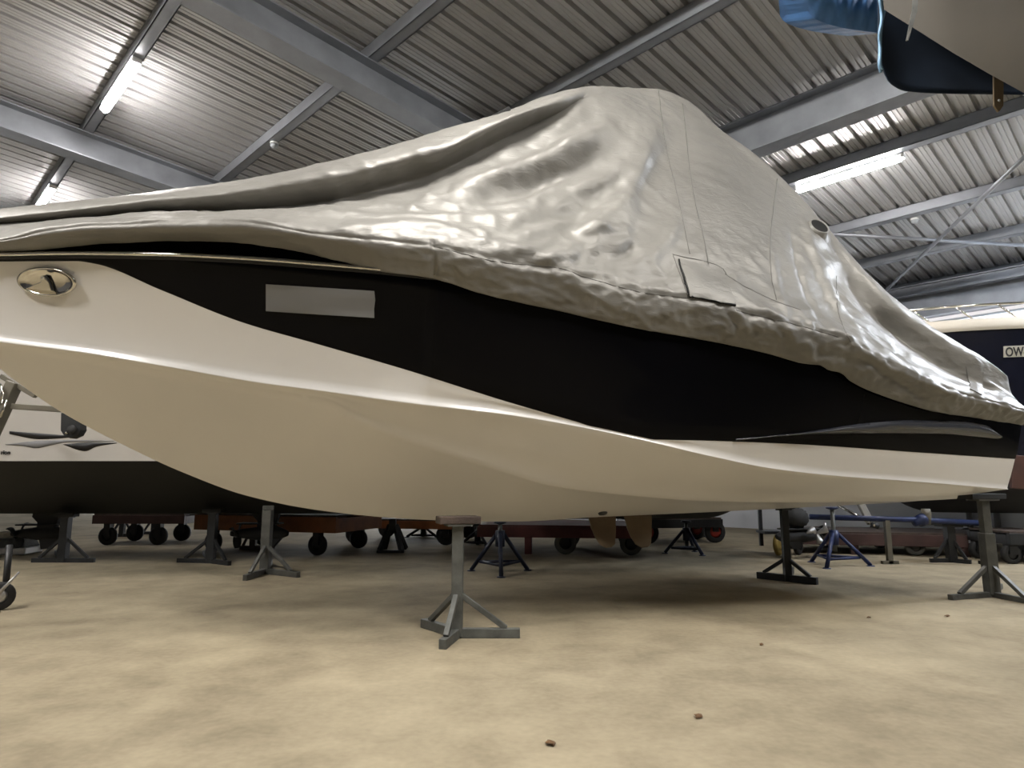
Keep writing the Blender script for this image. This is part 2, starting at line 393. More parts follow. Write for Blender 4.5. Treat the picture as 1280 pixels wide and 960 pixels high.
c_strk = curve([(385, 488), (425, 512), (480, 535), (550, 560), (640, 589), (690, 604), (790, 617), (890, 624), (990, 625.5), (1140, 624), (1202, 621)])
c_keel = curve([(-180, 322), (-120, 362), (-60, 410), (0, 461), (75, 514), (150, 554), (225, 589), (310, 620), (400, 638), (500, 648), (565, 651), (640, 652), (735, 647), (890, 640), (1090, 630), (1202, 624)])
c_rail = curve([(-230, 322), (0, 320), (100, 318.5), (200, 320), (300, 324.5), (400, 332), (480, 339), (545, 346), (640, 356), (720, 372), (800, 392), (1000, 438), (1100, 484), (1200, 508), (1276, 522)])
c_deck = curve([(-230, 310), (0, 306), (150, 297), (260, 291), (400, 300), (545, 325), (700, 355), (800, 382), (1000, 428), (1100, 474), (1200, 500), (1276, 515)])
c_paint = curve([(-230, 329), (0, 327), (95, 326.5), (120, 330), (200, 362), (300, 402), (400, 431), (500, 460), (640, 504), (720, 527), (795, 548.5), (890, 551), (990, 555), (1140, 565), (1267, 574), (1300, 576)])
NU = 300
U = np.concatenate([np.linspace(0, 7.6, 240), np.linspace(7.6, LEN-.015, 61)[1:]])
bb_, cc_ = half_b(U), half_c(U)
zs = solve_z(U, bb_, c_rail); zc = solve_z(U, cc_, c_chine); zk = solve_z(U, 0*U, c_keel); zd = solve_z(U, bb_-.045, c_deck)
zk = np.minimum(zk, zs-.01); zc = np.minimum(np.maximum(zc, zk+.015), zs-.02); zd = np.maximum(zd, zs+.02)
um = float(U[int(np.argmin(np.abs(proj(bw(U, cc_, zc))[0]-385)))]); print('um', um)
kk = np.where(U < um, .56+(half_c(np.full_like(U, um))-.56)*np.clip((U-1.8)/(um-1.8), 0, 1)**1.7, cc_)
zst = solve_z(U, kk, c_strk)
# forward of the merge point the strake row lies on the bottom panel
fw = smooth01((U-(um-.35))/.35)
kk2 = cc_*.94; zst2 = zk+(zc-zk)*.935
kk = kk*(1-fw)+kk2*fw; zst = np.where(U < um+.02, zst, zst2)*(1-fw)+zst2*fw
zst = np.clip(zst, zk+.005, zc-.004)
def sec_top(i, w):      # topside section, w 0 chine .. 1 sheer, slightly flared
    fl_ = .05*math.sin(PI*w)*(-1 if U[i] > 5 else .6)*min(1, bb_[i])
    return cc_[i]+(bb_[i]-cc_[i])*(w**1.15)+fl_*.6, zc[i]+(zs[i]-zc[i])*w
rows = []      # per station list of (v, z, tag)
for i in range(len(U)):
    ws = np.linspace(.02, .995, 160)
    vz = np.array([sec_top(i, w) for w in ws]); px, py = proj(bw(U[i], vz[:, 0], vz[:, 1]))
    g = py-c_paint(px); idx = np.where(g < 0)[0]
    k_ = int(idx[0]) if len(idx) else len(ws)-1
    wp = ws[k_] if k_ == 0 or not len(idx) else ws[k_-1]+(ws[k_]-ws[k_-1])*g[k_-1]/(g[k_-1]-g[k_])
    st = min(.030, .3*(zc[i]-zst[i])); cl = min(.028, .25*cc_[i])
    sg_ = (1-fw[i])*min(1, (zc[i]-zst[i])/.05)
    r = [(0, zk[i]), (kk[i]*.5, zk[i]+(zst[i]-zk[i])*.47), (max(kk[i]-.05, kk[i]*.88), zk[i]+(zst[i]-zk[i])*(max(kk[i]-.05, kk[i]*.88)/kk[i])+.004), (kk[i]+.004*sg_, zst[i]-.016*sg_), (kk[i]+.012*sg_, zst[i]+.014*sg_)]
    for q in (.3, .62, .9):
        v0, z0 = r[4]; r.append((v0+(cc_[i]-v0)*q, z0+(zc[i]-z0)*(q**1.1)-.004))
    lg = min(1, cc_[i]/.3)*(.25+.75*float(smooth01((U[i]-3.9)/1.4)))
    r += [(cc_[i]+.026*lg, zc[i]-.022*lg), (cc_[i]+.030*lg, zc[i]-.010*lg), (cc_[i]-.002, zc[i]+.012*lg)]
    v0, z0 = sec_top(i, .06); r.append((v0-.002, z0+.012*lg))
    for q in (.3, .6, .85): r.append(sec_top(i, .06+(wp-.06)*q))
    pp = sec_top(i, wp); r.append(pp)
    r.append((pp[0]+.006, pp[1]+.006))
    for q in (.15, .3, .5, .7, .85, 1): 
        v1, z1 = sec_top(i, wp+(1-wp)*q); r.append((v1+.006, z1+.003))
    r.append((bb_[i]-.02, zs[i]+.02)); r.append((bb_[i]-.045, zd[i])); r.append((bb_[i]-.10, zd[i]+.01)); r.append((0, zd[i]+.05))
    rows.append(r)
R = np.array(rows)                         # nu x nr x 2
NR = R.shape[1]
rake = -.115*np.clip((R[:, :, 1]-.92)/.55, -.2, 1.2)*smooth01((1.2-U)/1.2)[:, None]
UU = U[:, None]+rake
boat = thing('motor_boat', 'large motor boat with white hull and black topsides under a silver cover', 'boat', (T0[0], T0[1], 0), BROT)
def loc_row(sgn): return np.stack([UU, sgn*R[:, :, 0], R[:, :, 1]], -1)
Gn, Gf = loc_row(1), loc_row(-1)
PAINT = 16      # first black row index
hb = MB()
hb.grid(Gn[:, :PAINT]); hb.grid(Gf[:, :PAINT], flip=True)
ring = [tuple(p) for p in Gn[0, :PAINT]]+[tuple(p) for p in Gf[0, 1:PAINT][::-1]]
hb.add(ring, [tuple(range(len(ring)))])
hull = hb.build('hull', M['white_gel'], boat, recalc=False); hull['label'] = 'white lower hull with moulded spray strakes'
tb = MB(); tb.grid(Gn[:, PAINT-1:NR-2]); tb.grid(Gf[:, PAINT-1:NR-2], flip=True)
a_ = [tuple(p) for p in Gn[0, PAINT-1:NR-2]]; c_ = [tuple(p) for p in Gf[0, PAINT-1:NR-2]]
tb.add(a_+c_[::-1], [tuple(range(2*len(a_)))])
top = tb.build('topside', M['black_gel'], boat, recalc=False); top['label'] = 'glossy black upper hull side'
db = MB(); db.grid(Gn[:, NR-3:]); db.grid(Gf[:, NR-3:], flip=True); db.build('deck', M['white_gel'], boat, recalc=False)
# lookup of hull surface by image direction
hu = Gn[:, 3:NR-2].reshape(-1, 3); hw = bw(hu[:, 0], hu[:, 1], hu[:, 2]); hx, hy = proj(hw)
kdh = KDTree(len(hx))
for i in range(len(hx)): kdh.insert((hx[i], hy[i], 0), i)
kdh.balance()
def make_lookup(kd, loc):
    def f(x, y, n=6):
        W = 0; P = Vector((0, 0, 0))
        for co, i, dist in kd.find_n((x, y, 0), n):
            w = 1/(dist*dist+.4); P += Vector(loc[i])*w; W += w
        return P/W
    return f
hull_at = make_lookup(kdh, hu)
def hull_ray(x, y):     # exact: slide along the view ray to the hull's local skin
    p = hull_at(x, y); u, v = p.x, p.y
    lo, hi = -.5, 4.0
    for _ in range(30):
        m = (lo+hi)/2; a, b_ = proj(bw(u, v, m))
        if b_ > y: lo = m
        else: hi = m
    return Vector((u, v, (lo+hi)/2))
# rub rail
rb = MB(); idx = range(0, len(U), 3)
def rail_pts(off, dz): return [(UU[i, 21], bb_[i]+off, zs[i]+dz) for i in idx]
P0 = np.array(rail_pts(0, 0)); sec = [(-.01, -.022), (.016, -.022), (.024, -.012), (.024, .010), (.016, .020), (-.01, .022)]
for sg in (1, -1):
    rb.grid([[(p[0], sg*(p[1]+s[0]), p[2]+s[1]) for s in sec] for p in P0], smooth=False)
rb.build('rub_rail_base', M['rubber'], boat)
rr = MB()
for sg in (1, -1): rr.tube([(p[0], sg*(p[1]+.026), p[2]+.001) for p in P0], .0125, 8)
rl = rr.build('rub_rail', M['chrome'], boat); rl['label'] = 'polished steel strip along the bow edge'
for q in np.arange(5.3, 8.2, .22):
    sc = MB(); i = int(np.argmin(abs(U-q))); sc.lathe([(0, .012), (.006, .011), (.008, .004)], 8, (U[i], bb_[i]+.026, zs[i]), (0, 1, 0)); sc.build('screw_head', M['steel'], rl)
# oval hawse plate
def frame_at(x, y):
    p = hull_ray(x, y); a = hull_ray(x+6, y); c = hull_ray(x, y+6)
    ex = (a-p).normalized(); n = ex.cross((c-p).normalized()).normalized()
    if n.y < 0: n = -n
    ey = n.cross(ex)
    if ey.z < 0: ey = -ey
    return p, ex, ey, n
p, ex, ey, n = frame_at(61, 352)
exr = (hull_ray(98, 353)-hull_ray(24, 351)); ax_ = exr.length/2; exr.normalize(); ayv = hull_ray(61, 334.5)-hull_ray(61, 370); ay_ = ayv.length/2
eyr = (ayv-exr*ayv.dot(exr)).normalized(); n = exr.cross(eyr); n = n if n.y > 0 else -n
cen = (hull_ray(98, 353)+hull_ray(24, 351))/2
hp = MB(); N = 40
profp = [(1.0, .000), (1.0, .010), (.94, .016), (.88, .012), (.80, .000), (.55, -.004), (0, -.006)]
hp.grid([[cen+exr*(ax_*r*math.cos(2*PI*k/N))+eyr*(ay_*r*math.sin(2*PI*k/N))+n*(h+.010) for k in range(N+1)] for (r, h) in profp])
hw_ = hp.build('hawse_plate', M['chrome'], boat); hw_['label'] = 'oval polished steel anchor plate'
sp = MB(); 
tri = [cen+exr*(ax_*a)+eyr*(ay_*b_)+n*.008 for (a, b_) in ((-.72, -.48), (.16, -.62), (.10, .02), (-.05, .46), (-.12, .40), (-.16, .0))]
sp.slab(tri, n, .02); sp.build('anchor_fluke', M['chrome'], hw_, bevel=.004)
sp = MB(); sp.slab([cen+exr*(ax_*a)+eyr*(ay_*b_)+n*.012 for (a, b_) in ((-.05, .46), (.06, .40), (.22, -.60), (.10, -.56))], n, .012); sp.build('anchor_shank', M['steel_dk'], hw_, bevel=.003)
sp = MB(); q = cen+exr*(-.04*ax_)+eyr*(.26*ay_)+n*.03; sp.lathe([(0, .012), (.008, .010), (.012, 0)], 12, q, n); sp.build('anchor_pin', M['chrome'], hw_)
# blank name panel
cor = [(333, 355.5), (469.5, 364), (467.5, 397.5), (332.5, 389)]
def bil(c, s, t): 
    a = [np.array(q, float) for q in c]; return (a[0]*(1-s)+a[1]*s)*(1-t)+(a[3]*(1-s)+a[2]*s)*t
def skin_patch(c, fn, ns, nt, off, inward):
    top_, bot = [], []
    for i in range(ns+1):
        ra, rb_ = [], []
        for j in range(nt+1):
            x, y = bil(c, i/ns, j/nt); p = fn(x, y); ra.append(p+off); rb_.append(p+inward)
        top_.append(ra); bot.append(rb_)
    return top_, bot
p, ex, ey, nn = frame_at(400, 376)
tp, bt = skin_patch(cor, hull_ray, 8, 3, nn*.014, nn*.0)
def thick(mb, tp, bt):
    mb.grid(tp); mb.grid(bt, flip=True)
    e = lambda g: [r[0] for r in g]+g[-1][1:]+[r[-1] for r in g[::-1]][1:]+g[0][::-1][1:-1]
    a, b_ = e(tp), e(bt); k = len(a); mb.add(a+b_, [(i, (i+1) % k, k+(i+1) % k, k+i) for i in range(k)])
mb = MB(); thick(mb, tp, bt); mb.build('name_panel', M['plate'], boat)['label'] = 'blank pale grey panel on the black topside'
# raised strake near the stern
tops = curve([(918, 549), (1000, 541), (1083, 529), (1136, 525.5), (1199, 526.5), (1230, 531), (1247, 545)])
bots = curve([(918, 550.5), (1027, 542.5), (1105, 541.5), (1167, 542), (1220, 546), (1247, 549)])
xs = np.linspace(919, 1246, 60); tp = []; bt = []
for x in xs:
    a, b_ = float(tops(x)), float(bots(x)); k = min(1, (x-905)/120)
    tp.append([hull_ray(x, a+(b_-a)*t)+Vector((0, .012+.035*k*math.sin(PI*min(1, t*1.02)), 0)) for t in (0, .2, .4, .6, .8, 1)])
    bt.append([hull_ray(x, a+(b_-a)*t)-Vector((0, .01, 0)) for t in (0, .2, .4, .6, .8, 1)])
mb = MB(); thick(mb, tp, bt); mb.build('stern_strake', M['grey_gel'], boat)['label'] = 'raised dark strake along the stern quarter'
# small through-hull fitting
mb = MB(); q = hull_ray(752, 641); mb.lathe([(0, .014), (.03, .012), (.036, 0)], 16, q, (0, .35, -.94)); mb.build('skin_fitting', M['steel_dk'], boat)

# ================================================================== SILVER COVER
rowsC = [
 [(-230, 324), (-100, 319), (0, 314.5), (60, 311), (130, 304), (250, 299), (300, 302), (400, 320), (467, 337), (543, 348), (600, 366), (700, 389), (800, 411), (880, 425), (960, 442), (1005, 454), (1027, 456), (1033, 462), (1050, 465), (1062, 476), (1110, 497), (1160, 512), (1220, 522), (1276, 530), (1300, 533)],
 [(-230, 315), (0, 301), (56, 291), (112, 284), (210, 281), (300, 280), (400, 293), (543, 308), (633, 328), (693, 335), (733, 347), (811, 367), (863, 373), (921, 389), (983, 404), (1048, 421), (1110, 456), (1160, 478), (1220, 497), (1276, 512), (1300, 520)],
 [(-230, 309), (0, 291), (56, 281), (112, 274), (150, 271), (326, 269), (480, 273), (560, 271), (650, 274), (733, 290), (811, 305), (880, 318), (950, 345), (1010, 377), (1060, 407), (1110, 438), (1160, 463), (1220, 486), (1276, 506), (1300, 516)],
 [(-230, 306), (0, 285), (112, 272), (200, 269), (326, 266), (450, 257), (560, 243), (650, 228), (733, 222), (811, 231), (880, 250), (950, 288), (1010, 340), (1060, 386), (1110, 428), (1160, 459), (1220, 484), (1276, 503), (1300, 515)],
 [(-230, 303), (0, 279), (75, 276), (150, 270), (190, 268), (300, 263), (375, 257), (480, 237), (560, 211), (600, 190), (650, 164), (700, 141), (733, 124), (765, 126), (811, 146), (880, 184), (950, 240), (1010, 298), (1060, 360), (1110, 414), (1160, 451), (1220, 478), (1276, 499), (1300, 513)],
 [(-230, 301.5), (0, 273), (150, 256), (300, 240), (400, 222), (450, 213), (500, 198), (560, 183), (600, 164), (650, 142), (700, 126), (733, 115), (765, 113), (811, 121), (860, 140), (900, 172), (940, 203), (975, 234), (1010, 271), (1060, 330), (1110, 380), (1160, 417), (1200, 441), (1240, 464), (1276, 494), (1300, 511)],
 [(-230, 299), (-100, 281), (0, 262), (130, 248), (265, 231), (350, 216), (450, 193), (540, 167), (635, 139), (690, 119), (740, 109), (790, 110), (825, 113), (860, 126), (900, 162), (940, 190), (975, 221), (1005, 252), (1030, 282), (1060, 318), (1110, 371), (1160, 408), (1200, 431), (1240, 455), (1262, 474), (1276, 492), (1300, 510)]]
rowsC = [curve(r) for r in rowsC]
NCU = 460
UC = np.concatenate([np.linspace(-.06, 8.0, NCU-40), np.linspace(8.0, LEN-.02, 41)[1:]])
bC = half_b(UC)
kb = smooth01((UC-3.35)/1.0); ks = smooth01((1.55-UC)/.6)*smooth01((UC-.05)/.25)
f5 = hermite([-.06, .0, .6, 1.5, 3, 4.2, 8.42], [.96, .95, .80, .58, .46, .60, .60])(UC)
fC = f5+(1-f5)*.94; fM = f5+(1-f5)*.68; fL = f5+(1-f5)*.36; fU = f5+(1-f5)*.10
fM = fM*(1-kb)+.80*kb; fL = fL*(1-kb)+.64*kb; fU = fU*(1-kb)+.80*kb
fL = fL+(f5+(1-f5)*.12-fL)*ks; fU = fU+(f5+(1-f5)*.42-fU)*ks; fM = fM+(f5+(1-f5)*.80-fM)*ks
Vr = [bC+.02, bC+.13]+[bC*f for f in (fC, fM, fL, fU, f5)]
Zr = [solve_z(UC, v, c) for v, c in zip(Vr, rowsC)]
for j in range(1, 7): Zr[j] = np.maximum(Zr[j], Zr[j-1]+.006)
el = (Zr[6]-H)/np.hypot(*(np.moveaxis(bw(UC, Vr[6], Zr[6])[:, :2], -1, 0)))
Vr += [Vr[6]*.55, Vr[6]*0]; Zr += [Zr[6]+Vr[6]*.45*el*.35, Zr[6]+Vr[6]*el*.42]
Vr = np.array(Vr).T; Zr = np.array(Zr).T
NT = 190
tk = np.array([0, .12, .24, .39, .54, .70, .83, .92, 1.0]); tt = np.linspace(0, 1, NT)
def resample(A):
    out = np.zeros((A.shape[0], NT))
    for i in range(A.shape[0]): out[i] = hermite(tk, A[i])(tt)
    return out
VC, ZC = resample(Vr), resample(Zr)
# round the silhouette a little: smooth across
for _ in range(6):
    VC[:, 1:-1] = (VC[:, :-2]+2*VC[:, 1:-1]+VC[:, 2:])/4; ZC[:, 1:-1] = (ZC[:, :-2]+2*ZC[:, 1:-1]+ZC[:, 2:])/4
for _ in range(4):
    VC[1:-1] = (VC[:-2]+2*VC[1:-1]+VC[2:])/4; ZC[1:-1] = (ZC[:-2]+2*ZC[1:-1]+ZC[2:])/4
# restore the exact hem
VC[:, 0] = Vr[:, 0]; ZC[:, 0] = Zr[:, 0]
UC2 = np.repeat(UC[:, None], NT, 1)
PC = np.stack([UC2, VC, ZC], -1)
def normals(P):
    a = np.gradient(P, axis=0); b = np.gradient(P, axis=1); n = np.cross(b, a)
    n /= np.linalg.norm(n, axis=-1, keepdims=True)+1e-9
    n[n[..., 1] < -.2] *= 1
    return n
NC = normals(PC)
if np.mean(NC[:, NT//3, 1]) < 0: NC = -NC
PX, PY = proj(bw(PC[..., 0], PC[..., 1], PC[..., 2]))
D = np.zeros(PX.shape)
def seg_dist(poly):
    best = np.full(PX.shape, 1e9); sgn = np.zeros(PX.shape); par = np.zeros(PX.shape)
    pl = np.array(poly, float); ln = np.concatenate([[0], np.cumsum(np.hypot(*np.diff(pl, axis=0).T))])
    for i in range(len(pl)-1):
        a, b_ = pl[i], pl[i+1]; dv = b_-a; L2 = dv@dv
        t = np.clip(((PX-a[0])*dv[0]+(PY-a[1])*dv[1])/L2, 0, 1)
        ex_, ey_ = PX-(a[0]+t*dv[0]), PY-(a[1]+t*dv[1]); dist = np.hypot(ex_, ey_)
        s = np.sign(dv[0]*(PY-a[1])-dv[1]*(PX-a[0])); m = dist < best
        best = np.where(m, dist, best); sgn = np.where(m, s, sgn); par = np.where(m, (ln[i]+t*math.sqrt(L2))/ln[-1], par)
    return best, sgn, par
def densify(poly):
    pl = np.array(poly, float)
    if len(pl) < 3: return pl
    s = np.concatenate([[0], np.cumsum(np.hypot(*np.diff(pl, axis=0).T))]); q = np.linspace(0, s[-1], 40)
    return np.stack([hermite(s, pl[:, 0])(q), hermite(s, pl[:, 1])(q)], -1)
def fold(poly, w0, w1, amp, kind='ridge', ends=.15):
    """kind ridge: raised crease; step: raised above the line, sunken below it (line drawn left to right)"""
    global D
    d_, s, t = seg_dist(densify(poly)); w = w0+(w1-w0)*t
    env = smooth01(t/ends)*smooth01((1-t)/ends) if ends else 1
    q = s*d_/w
    if kind == 'ridge': D = D+amp*np.exp(-q*q)*env
    elif kind == 'step': D = D-amp*1.65*q*np.exp(-q*q*.5)*env*np.exp(.5)/1.65*1.0
    elif kind == 'sharp': D = D+amp*np.exp(-np.abs(q)*1.3)*env
fold([(560, 257), (633, 233), (700, 207), (782, 170)], 10, 12, .045, 'step', .25)
fold([(535, 270), (556, 251), (633, 224), (700, 195), (775, 150)], 8, 14, .036, 'ridge', .3)
fold([(600, 205), (680, 165), (740, 130)], 12, 12, .02, 'ridge', .3)
fold([(708, 300), (750, 262), (800, 228)], 15, 14, -.050, 'step', .25)
fold([(664, 268), (684, 243), (722, 226)], 6, 8, .016, 'step', .3)
fold([(628, 284), (700, 262), (735, 256)], 7, 8, .016, 'step', .3)
fold([(722, 296), (762, 291)], 5, 5, .022, 'ridge', .3)
fold([(760, 292), (800, 262), (835, 215)], 14, 12, .022, 'ridge', .3)
fold([(668, 331), (694, 318), (729, 306)], 6, 6, .022, 'ridge', .3)
fold([(726, 306), (727, 322), (712, 330)], 6, 6, -.018, 'ridge', .3)
fold([(400, 290), (483, 285), (557, 283), (549, 303)], 4, 5, .014, 'ridge', .2)
fold([(420, 283), (500, 278), (560, 286), (600, 297)], 4, 5, .012, 'ridge', .2)
fold([(120, 273), (240, 271), (400, 269), (483, 272), (633, 269)], 3.5, 4, .018, 'ridge', .15)
fold([(150, 277), (230, 281), (320, 279), (370, 289)], 4, 4, .012, 'ridge', .2)
fold([(0, 297), (120, 285), (300, 285), (400, 300)], 7, 7, .018, 'ridge', .2)
fold([(543, 300), (544, 350)], 3, 3, -.02, 'ridge', .05)
for sx in (530, 536, 551, 558): fold([(sx, 318), (sx+4, 345)], 2.5, 2.5, .008, 'ridge', .3)
fold([(838, 150), (815, 195), (796, 240), (758, 272)], 15, 18, -.034, 'step', .25)
fold([(700, 300), (650, 315), (590, 312)], 5, 6, .012, 'ridge', .3)
fold([(780, 330), (830, 290), (850, 240)], 12, 10, .012, 'ridge', .3)
for i, yy in enumerate((150, 166, 182, 196, 208, 222)):
    fold([(858, yy-4), (885, yy+4), (925, yy+20)], 3, 6, .006, 'ridge', .25)
for (pl, w0, w1, am, kd) in (
        ([(400, 257), (483, 257), (543, 267)], 5, 5, .012, 'ridge'), ([(503, 268), (533, 250), (560, 233)], 5, 6, .014, 'ridge'),
        ([(737, 130), (690, 173), (613, 210), (543, 240)], 11, 9, .032, 'ridge'), ([(777, 158), (733, 172), (683, 199)], 8, 8, .024, 'ridge'),
        ([(793, 200), (733, 233), (683, 247), (667, 268)], 9, 7, .026, 'ridge'), ([(713, 298), (733, 286), (760, 292), (797, 286)], 5, 5, .026, 'ridge'),
        ([(677, 331), (700, 321), (723, 317), (726, 306)], 5, 5, .022, 'ridge'), ([(730, 315), (767, 314), (797, 301)], 8, 9, .022, 'step'),
        ([(556, 250), (573, 257), (667, 253), (674, 268)], 5, 5, .018, 'ridge'), ([(633, 298), (700, 281), (731, 260)], 6, 7, .020, 'ridge'),
        ([(570, 300), (620, 306), (680, 322)], 5, 6, .014, 'ridge'), ([(590, 283), (606, 297), (600, 312)], 5, 5, .012, 'ridge'),
        ([(770, 340), (810, 325), (842, 290), (855, 262)], 9, 8, .022, 'ridge'), ([(800, 352), (835, 345), (850, 320)], 7, 6, -.016, 'ridge'),
        ([(745, 335), (775, 310), (800, 300)], 8, 7, .016, 'ridge'), ([(690, 225), (720, 205), (770, 190)], 7, 8, .014, 'ridge'),
        ([(780, 250), (800, 215), (812, 180)], 8, 8, .016, 'ridge'), ([(640, 240), (690, 225), (740, 200)], 6, 7, -.014, 'ridge')):
    fold(pl, w0, w1, am, kd, .25)
# stern part: deep shaded fold beneath the aft silhouette and fanning streaks
fold([(1040, 350), (1085, 405), (1140, 448), (1200, 487)], 8, 7, .022, 'ridge', .2)
for (a, b_, c2, w, am) in (((1000, 262), (1018, 330), (1062, 420), 4.5, .016), ((985, 270), (1000, 350), (1040, 425), 4, -.012), ((1012, 300), (1040, 370), (1085, 440), 4, .014), ((960, 300), (975, 370), (990, 405), 5, .008),
        ((1030, 400), (1080, 440), (1150, 480), 5, .014), ((1050, 390), (1110, 445), (1190, 495), 4.5, .014), ((1070, 440), (1110, 470), (1170, 505), 5, -.012), ((940, 380), (970, 395), (1000, 435), 5, .012), ((900, 380), (925, 395), (935, 425), 5, .012), ((1090, 430), (1130, 465), (1210, 500), 4, .012)):
    fold([a, b_, c2], w*.9, w*.9, am*1.5, 'ridge', .25)
fold([(1005, 420), (1012, 445), (1014, 456)], 7, 5, .02, 'ridge', .2)
fold([(1212, 462), (1222, 480), (1218, 498)], 6, 6, .012, 'ridge', .2)
for i in range(5): fold([(1225+i*8, 470+i*5), (1250+i*4, 500+i*2), (1236+i*7, 520)], 3, 3, .007, 'ridge', .3)
# vent sleeve bump
D += .03*np.exp(-(((PX-1023)/11)**2+((PY-296)/14)**2))
D += .018*np.exp(-(((PX-1030)/9)**2+((PY-335)/12)**2))
# general crumple
amp_z = np.clip(.5+.5*np.sin(PX*.013+PY*.02), .2, 1)
NZ = np.zeros(PX.shape)
band = smooth01((tt-.0)/.02)*(1-smooth01((tt-.115)/.06))     # the hem strip below the stitched seam
hemk = .25+.75*smooth01((PX[:, 10]-420)/200)
for i in range(PC.shape[0]):
    for j in range(NT):
        u, v, z = PC[i, j]
        a = noise.fractal(Vector((u*1.6+z*.9, z*3.0-u*1.0, v*1.5)), .9, 2.0, 4)
        rdg = 1-abs(noise.noise(Vector((u*2.4+z*1.6+3, z*4.2-u*2.2, v*2))))*2
        rd2 = 1-abs(noise.noise(Vector((u*6+z*4+9, z*9-u*4, v*3))))*2
        e = .012*a+.011*max(0, rdg)**2+.005*max(0, rd2)**3
        if band[j] > 0:
            c3 = 1-abs(noise.noise(Vector((u*9+z*5, z*14-u*5, 2.2))))*2
            e += band[j]*hemk[i]*(.010*max(0, c3)**2+.009*noise.noise(Vector((u*7, z*16, 5)))+.007*noise.noise(Vector((u*23+z*9, z*25, 8))))
        NZ[i, j] = e
aft = smooth01((PX-820)/40)*(1-smooth01((PX-985)/30))*smooth01((330-PY)/60)      # the tight flat panel by the frame
NZ *= (1-.8*aft)
bowflat = smooth01((300-PX)/200); NZ *= (1-.55*bowflat)
edge = 1-smooth01((tt-.74)/.09); D *= edge[None, :]; D = D*smooth01((tt+.01)/.03)[None, :]
NZ *= (1-.5*smooth01((tt-.72)/.1))[None, :]
# seam line dip
D -= .010*np.exp(-((tt-.12)/.008)**2)[None, :]
PC2 = PC+NC*(D+NZ)[..., None]
# ragged hem: little notch step near x 1030 comes from the curve itself
cover = thing('boat_cover', 'wrinkled silver grey tarpaulin cover draped over the black and white motor boat', 'boat cover', (T0[0], T0[1], 0), BROT)
cv = MB(); far = PC2.copy()[:, ::-1][:, 1:]; far[..., 1] *= -1
full = np.concatenate([PC2, far], 1)
# stern end closing
capn = 7; cap = []
for k in range(capn, 0, -1):
    q = k/capn; ring_ = full[0].copy(); hz = ring_[0, 2]
    ring_[:, 0] -= .07*math.sin(q*PI/2); ring_[:, 2] = hz+(ring_[:, 2]-hz)*(1-q**3); ring_[:, 1] *= (1-.04*q); cap.append(ring_)
full = np.concatenate([np.array(cap), full], 0)
cv.grid([[tuple(p) for p in r] for r in full])
cloth = cv.build('cloth', M['cover'], cover, recalc=False)
sd = cloth.modifiers.new('thickness', 'SOLIDIFY'); sd.thickness = .006; sd.offset = 0
# surface lookup on the cloth
vis = slice(0, int(NT*.86))
cl = PC2[:, vis].reshape(-1, 3); cw = bw(cl[:, 0], cl[:, 1], cl[:, 2]); cx, cy = proj(cw); cn = normals(PC2)
if np.mean(cn[:, NT//3, 1]) < 0: cn = -cn
cn = cn[:, vis].reshape(-1, 3)
kdc = KDTree(len(cx))
for i in range(len(cx)): kdc.insert((cx[i], cy[i], 0), i)
kdc.balance()
cl_at = make_lookup(kdc, cl); cn_at = make_lookup(kdc, cn)
def seam(pts, name='seam', r=.0035, off=.003, m='thread', jit=0):
    pl = densify(pts) if len(pts) > 2 else np.array([np.array(pts[0])*(1-t)+np.array(pts[1])*t for t in np.linspace(0, 1, 14)])
    q = [cl_at(x, y, 4)+cn_at(x, y, 4).normalized()*off for (x, y) in pl]
    b = MB(); b.tube(q, r, 6); return b.build(name, M[m], cover)
seam([(823, 114), (827, 150), (833, 190), (842, 225), (852, 270), (862, 318)])
seam([(853, 130), (858, 175), (862, 215), (870, 260), (880, 300), (885, 330)])
seam([(971, 224), (966, 262), (962, 310), (964, 345), (970, 375)])
seam([(543, 308), (633, 329), (693, 334), (733, 347), (811, 367), (866, 373)], r=.003)
seam([(920, 388), (983, 403), (1048, 421)], r=.003)
seam([(905, 342), (930, 358), (965, 375), (1000, 388)], r=.003)
seam([(1045, 345), (1046, 380), (1054, 410), (1063, 428)], r=.003)
seam([(840, 318), (903, 336), (909, 345)], r=.003); seam([(841, 319), (853, 352), (860, 372)], r=.003)
# patch flap with a dark gap on two edges
pc = [(848, 324), (904, 340), (918, 382), (862, 370)]
tp, bt = [], []
for i in range(13):
    ra, rb_ = [], []
    for j in range(10):
        x, y = bil(pc, i/12, j/9); nn = cn_at(x, y).normalized(); p = cl_at(x, y); ra.append(p+nn*(.010+.008*(j/9))); rb_.append(p+nn*.002)
    tp.append(ra); bt.append(rb_)
mb = MB(); thick(mb, tp, bt); mb.build('patch', M['cover'], cover)
seam([(848, 325), (854, 348), (861, 369)], 'patch_gap', .006, .008, 'void'); seam([(861, 370), (890, 376), (919, 383)], 'patch_gap', .009, .008, 'void')
pc = [(1207, 458), (1228, 466), (1226, 494), (1212, 487)]
tp, bt = [], []
for i in range(7):
    ra, rb_ = [], []
    for j in range(7):
        x, y = bil(pc, i/6, j/6); nn = cn_at(x, y).normalized(); p = cl_at(x, y); ra.append(p+nn*.012); rb_.append(p+nn*.001)
    tp.append(ra); bt.append(rb_)
mb = MB(); thick(mb, tp, bt); mb.build('patch', M['cover'], cover)
# vent: short cloth sleeve with a black mouth
vp = cl_at(1021, 287); vn = Vector((.05, .86, .42)).normalized()
mb = MB(); mb.lathe([(.15, -.06), (.11, -.015), (.092, .02), (.086, .045), (.080, .048), (.076, .02)], 22, vp, vn); vt = mb.build('vent', M['cover'], cover)
mb = MB(); mb.lathe([(.0785, .036), (.03, .03), (0, .03)], 22, vp, vn); mb.build('vent_mouth', M['void'], vt)
